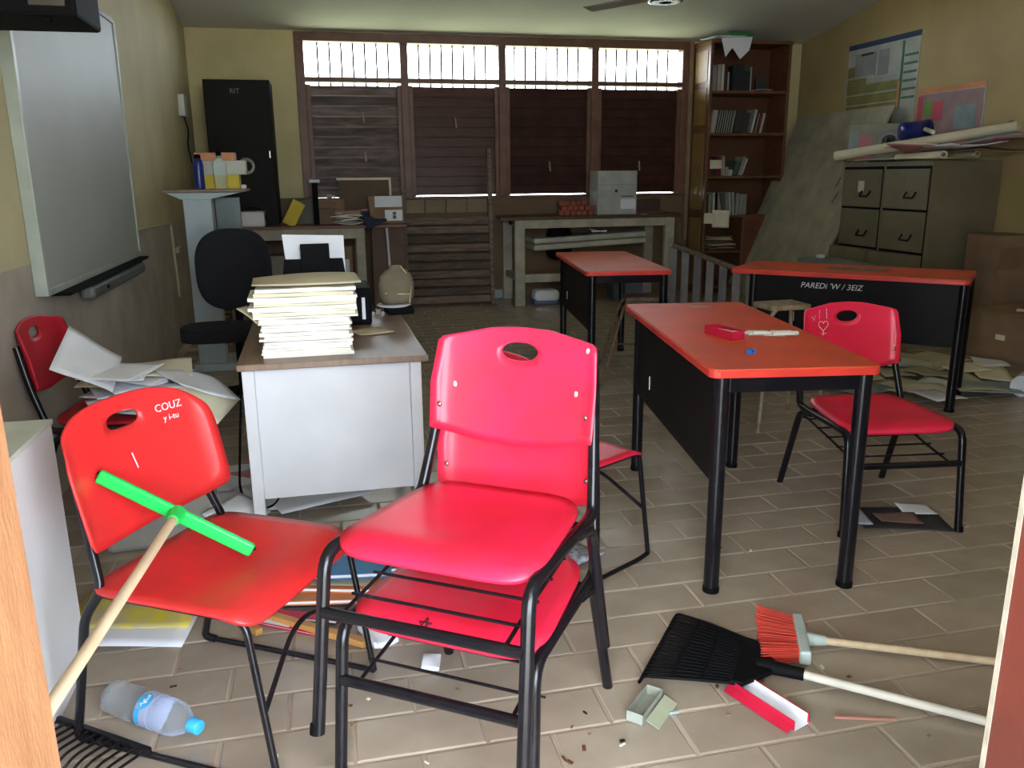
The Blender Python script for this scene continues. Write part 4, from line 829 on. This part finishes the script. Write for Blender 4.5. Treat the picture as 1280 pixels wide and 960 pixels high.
g_ = mat('grey_green_card', (.36, .38, .32), .6); MB().bb(-.085, .085, -.03, .03, 0, .003).bb(-.085, .085, -.03, -.028, 0, .04).bb(-.085, .085, .028, .03, 0, .04).bb(-.085, -.083, -.03, .03, 0, .04).bb(.083, .085, -.03, .03, 0, .04).build('tray', g_, t, kind='stuff')
MB().box((0, -.062, .015), (.16, .05, .003), rx=.35).build('flap', mat('pale_green_card', (.42, .45, .32), .6), t)
o = B('chalk_stub', LBLUE, None, (.845, 1.80, .006), (.03, .008, .008), .002); tag(o, 'short grey stub on the floor beside the rake', 'chalk')
t = thing('newspaper', 'crumpled dark magazine lying on the floor under the right red chair', 'magazine', (2.28, 2.78, .002), -16)
mb = sheet_mesh(.36, .24, .006, 5, .002, nx=14, ny=12); mb.build('page', mat('black_print_page', (.03, .03, .035), .5), t)
o = sheet_mesh(.17, .10, .004, 6, .002).build('photo_print', mat('dim_brown_print', (.22, .13, .10), .6), t); o.location = (-.01, -.02, .012)
o = sheet_mesh(.14, .11, .004, 8, .002).build('white_page', PAPER, t); o.location = (.10, .07, .014)
o = sheet_mesh(.07, .20, .004, 9, .002).build('blue_white_edge', mat('bluish_white_page', (.45, .5, .6), .6), t); o.location = (-.17, .01, .012)
# ================================================================ FLOOR PAPERS AT RIGHT
spots = [(3.66, 5.0), (3.80, 4.72), (3.95, 5.02), (4.12, 5.30), (4.35, 5.45), (4.55, 5.20), (4.30, 5.05), (4.62, 4.95), (4.00, 4.60), (4.25, 4.75), (4.50, 4.72), (3.78, 4.50), (3.62, 4.60), (4.75, 5.02), (4.12, 4.42), (3.9, 5.35), (3.45, 5.25), (4.42, 4.90), (3.70, 4.30), (4.05, 4.85)]
for k, (x, y) in enumerate(spots):
    o = sheet_mesh(.30, .21, .012, 200+k, .003, nx=6, ny=6).build('floor_paper', (PAPC, PAPC, PAPC, PAPER, PAPY)[k % 5]); place(o, (x, y, .001+.0022*k), rg.uniform(0, 180)); tag(o, 'cream paper sheet scattered on the floor right of the tables', 'paper', 'papers scattered on the right floor')
o = MB().bb(-.17, .17, -.12, .12, 0, .05).build('document_box', mat('cream_card', (.55, .50, .33), .7), None, .003); place(o, (4.28, 5.08, .05), 20); tag(o, 'flat cream document box among the scattered floor papers', 'box')
o = MB().bb(-.19, .19, -.14, .14, 0, .008).build('card_folder', LBLUE, None, .002); place(o, (4.17, 4.42, .04), -25); tag(o, 'blue-grey folder lying at the front of the scattered floor papers', 'folder')
o = MB().bb(-.17, .17, -.12, .12, 0, .008).build('card_folder', LBLUE, None, .002); place(o, (3.42, 4.62, .03), 15); tag(o, 'blue-grey folder on the floor seen under the right chair\'s backrest', 'folder')
o = MB().bb(-.18, .18, -.05, .05, 0, .06).build('brown_bundle', CARD, None, .02); place(o, (4.30, 5.60, .02), 10); tag(o, 'brown bundle on floor behind the scattered papers', 'bundle')
o = MB().tube([(4.32, 4.28, .07), (4.66, 4.52, .08)], [.07, .055], 14).build('white_roll', PAPER); tag(o, 'thick white paper roll on the floor at the right edge', 'paper roll')
# ================================================================ PAPERS AND CABLE UNDER DESK, LEFT
for k, (x, y, a_, m_, lb) in enumerate(((-.50, 3.95, 15, PAPER, 'white sheet on the floor left of the desk, leftmost'), (-.33, 4.12, 60, PINK, 'pink sheet on the floor left of the desk'), (-.22, 3.75, 30, PAPER, 'white sheet on the floor under the desk\'s left leg'), (-.02, 3.88, 35, PAPER, 'white sheet on the floor under the desk, rightmost large one'), (-.40, 3.62, 5, PAPER, 'white sheet on the floor nearest the left red chair'), (.12, 3.95, 40, LBLUE, 'grey-blue booklet half under the desk'), (-.10, 3.62, 20, PAPER, 'white sheet with curled edge before the desk leg'))):
    o = sheet_mesh(.42, .32, .010, 300+k, .003).build('floor_paper', m_); place(o, (x, y, .002+.003*k), a_); tag(o, lb, 'paper')
o = sheet_mesh(.24, .16, .03, 320, .01).build('floor_paper', PAPER); place(o, (-.42, 3.25, .08), 60, 30, 0); tag(o, 'bent white sheet sticking up behind the left red chair', 'paper')
o = MB().tube(smooth_path([(-.37, 3.75, .72), (-.40, 3.62, .40), (-.42, 3.52, .10), (-.36, 3.45, .03), (-.28, 3.50, .03), (-.24, 3.7, .03)], .10), .0055, 6).build('power_cable', BLKP); tag(o, 'black cable hanging from the grey desk to the floor', 'cable')
# ================================================================ BOOKS, WOOD AND SCRAPS UNDER THE STACK
def flat_book(label, x, y, z, a_, wd, dp, th, m_, extra=None, tilt=0):
    t = thing('book', label, 'book', (x, y, z), a_, rx=tilt)
    MB().bb(-wd/2, wd/2, -dp/2, dp/2, 0, .0025).bb(-wd/2, wd/2, -dp/2, dp/2, th-.0025, th).bb(-wd/2, wd/2, dp/2-.003, dp/2, 0, th).build('cover', m_, t)
    MB().bb(-wd/2+.004, wd/2-.004, -dp/2+.004, dp/2-.004, .003, th-.003).build('pages', PAPER, t)
    if extra: extra(t, th)
    return t
def ex1(t, th):
    text('lettering', 'cubos', .045, PINK, t, Matrix.Translation((.02, .015, th+.0003))); MB().prism([(-.13, .09), (-.02, .09), (-.09, .02), (-.13, .03)], th, th+.0008).build('blue_corner', BLUE, t); MB().bb(-.13, .13, -.095, -.055, th, th+.0008).build('red_band', CRIM, t)
flat_book('black and red exercise book on the floor under the left red chair', -.12, 2.60, .013, -22, .26, .19, .014, mat('black_cover', (.012, .010, .02), .35), ex1)
flat_book('white book with red edge lying open side nearest the wood strip', -.16, 2.565, .001, -33, .24, .17, .010, CRIM, lambda t, th: MB().bb(-.11, .02, -.08, .03, th, th+.0008).build('white_print', PAPER, t))
flat_book('orange book on the floor between the chairs', -.05, 2.67, .030, -10, .28, .20, .016, ORG)
flat_book('orange book with pale cover next to the upper blue book', .0, 2.70, .048, -16, .26, .19, .016, ORG, lambda t, th: MB().bb(-.11, .11, -.07, .07, th, th+.0008).build('pale_print', PAPC, t))
flat_book('bright blue book, topmost of the pile under the front chairs', .03, 2.735, .084, -8, .28, .21, .018, mat('bright_blue_cover', (.02, .22, .50), .4), lambda t, th: MB().bb(-.13, .13, .04, .09, th, th+.0008).build('grey_band', GREY2, t))
flat_book('green-grey book under the blue book in the pile', .08, 2.78, .066, -4, .26, .19, .016, mat('grey_green_cover', (.15, .22, .18), .5))
o = B('wooden_strip', WOODO, None, (-.12, 2.46, .018), (.44, .028, .022), .002, rz=math.atan2(-.26, .32)); tag(o, 'long orange-brown wooden strip on the floor beneath the chairs', 'wood strip')
o = B('wooden_strip', WOODO, None, (-.315, 2.53, .012), (.13, .026, .020), .002, rz=math.atan2(-.12, .09)); tag(o, 'short orange-brown wooden strip left of the long one', 'wood strip')
def crumple(label, x, y, s_, seed, m_=None):
    o = sheet_mesh(s_, s_*.7, s_*.12, seed, s_*.16, nx=12, ny=12).build('crumpled_paper', m_ or PAPER); place(o, (x, y, .002), seed*37 % 180); return tag(o, label, 'paper')
crumple('crumpled white tissue on the floor under the black star chair', .235, 2.175, .075, 401)
crumple('crumpled white paper at the right end of the wooden strip', .09, 2.36, .12, 402)
o = sheet_mesh(.26, .20, .03, 410, .01).build('comic_sheet', mat('comic_print', (.60, .63, .72), .7, var=.35, scale=45)); place(o, (.80, 2.74, .004), 20); tag(o, 'printed white sheet on the floor behind the stacked chairs', 'paper'); 
o = sheet_mesh(.16, .12, .03, 412, .012).build('pink_scrap', PINK); place(o, (.68, 2.85, .004), 50); tag(o, 'pink scrap of paper behind the stacked chairs', 'paper')
t = thing('yellow_poster', 'yellow and white printed sheet on the floor below the left chair', 'paper', (-.69, 2.66, .002), -8)
sheet_mesh(.42, .36, .012, 5, .003).build('sheet', PAPER, t); o = sheet_mesh(.41, .26, .010, 6, .003).build('yellow_print', mat('yellow_print', (.75, .62, .02), .6, var=.3, scale=14, col2=(.55, .5, .3)), t); o.location = (0, .045, .018)
# ================================================================ ON THE NEAR TABLE
ZT = .8025
t = thing('chalk_box', 'small crimson box with chalk ends on the nearest table', 'box', (1.50, 2.90, ZT), math.degrees(math.atan2(-.165, .03))+0)
for q in ((-.085, .085, -.030, -.028), (-.085, .085, .028, .030), (-.085, -.083, -.03, .03), (.083, .085, -.03, .03)): MB().bb(*q, 0, .032).build('wall', CRIM, t)
MB().bb(-.085, .085, -.03, .03, 0, .002).build('bottom', CRIM, t)
def chalk(x, y, z, L_, a_, lab, grp):
    o = MB().tube([(-L_/2, 0, 0), (L_/2, 0, 0)], .0065, 8).build('chalk_stick', CHALK); place(o, (x, y, z+.0056), a_); tag(o, lab, 'chalk', grp)
for k in range(6): chalk(1.50+.005*k-.015, 2.92-.012*k, ZT+.012+.002*(k % 3), .05, -80+9*k, 'white chalk stub inside the crimson chalk box', 'chalk in the crimson box')
for k in range(14): chalk(1.625+rg.uniform(-.02, .15)+.0*k, 2.90-.006*k+rg.uniform(-.02, .02), ZT+(.0 if k < 9 else .011), rg.choice((.035, .05, .07, .08)), -15+rg.uniform(-12, 12), 'white chalk stick lying loose on the nearest table', 'loose chalk on the nearest table')
t = thing('sharpener', 'small bright blue pencil sharpener on the nearest table', 'sharpener', (1.44, 2.58, ZT), 20); MB().bb(-.014, .014, -.010, .010, 0, .016).build('body', BLUE, t, .003); MB().tube([(0, -.0105, .009), (0, .008, .009)], .004, 8).build('hole', INK, t)
o = B('paint_patch', mat('worn_cream_patch', (.5, .42, .3), .6), None, (0, 0, 0), (.1, .04, .0006), 0); o.parent = ta; o.location = (.05, .60, .8022)
o = B('wear_patch', mat('worn_grey_patch', (.36, .28, .2), .7, var=.3, scale=20), None, (0, 0, 0), (.16, .38, .0006), 0); o.parent = tc_; o.location = (.02, -.02, .8022)
# ================================================================ FLOOR LITTER
for k in range(34):
    x, y = rg.choice(((.7, 1.75), (.9, 1.75), (1.35, 1.75), (.0, 2.0), (-.55, 2.25), (1.2, 1.9), (1.6, 2.6), (.5, 1.75))); x += rg.gauss(0, .14); y += rg.gauss(0, .10)
    o = MB().box((0, 0, .0015), (rg.uniform(.008, .022), rg.uniform(.004, .010), .003)).build('debris_bit', (WOODB, CARD, PAPC, INK)[k % 4]); place(o, (x, y, .0005), rg.uniform(0, 180)); tag(o, 'tiny scrap of litter on the foreground floor tiles', 'litter', 'litter on the foreground tiles')
o = B('splinter', mat('pink_brown_wood', (.45, .22, .16), .7), None, (1.33, 1.66, .006), (.16, .012, .008), .002, rz=-.3); tag(o, 'thin pinkish wood splinter beside the rake handle', 'splinter')
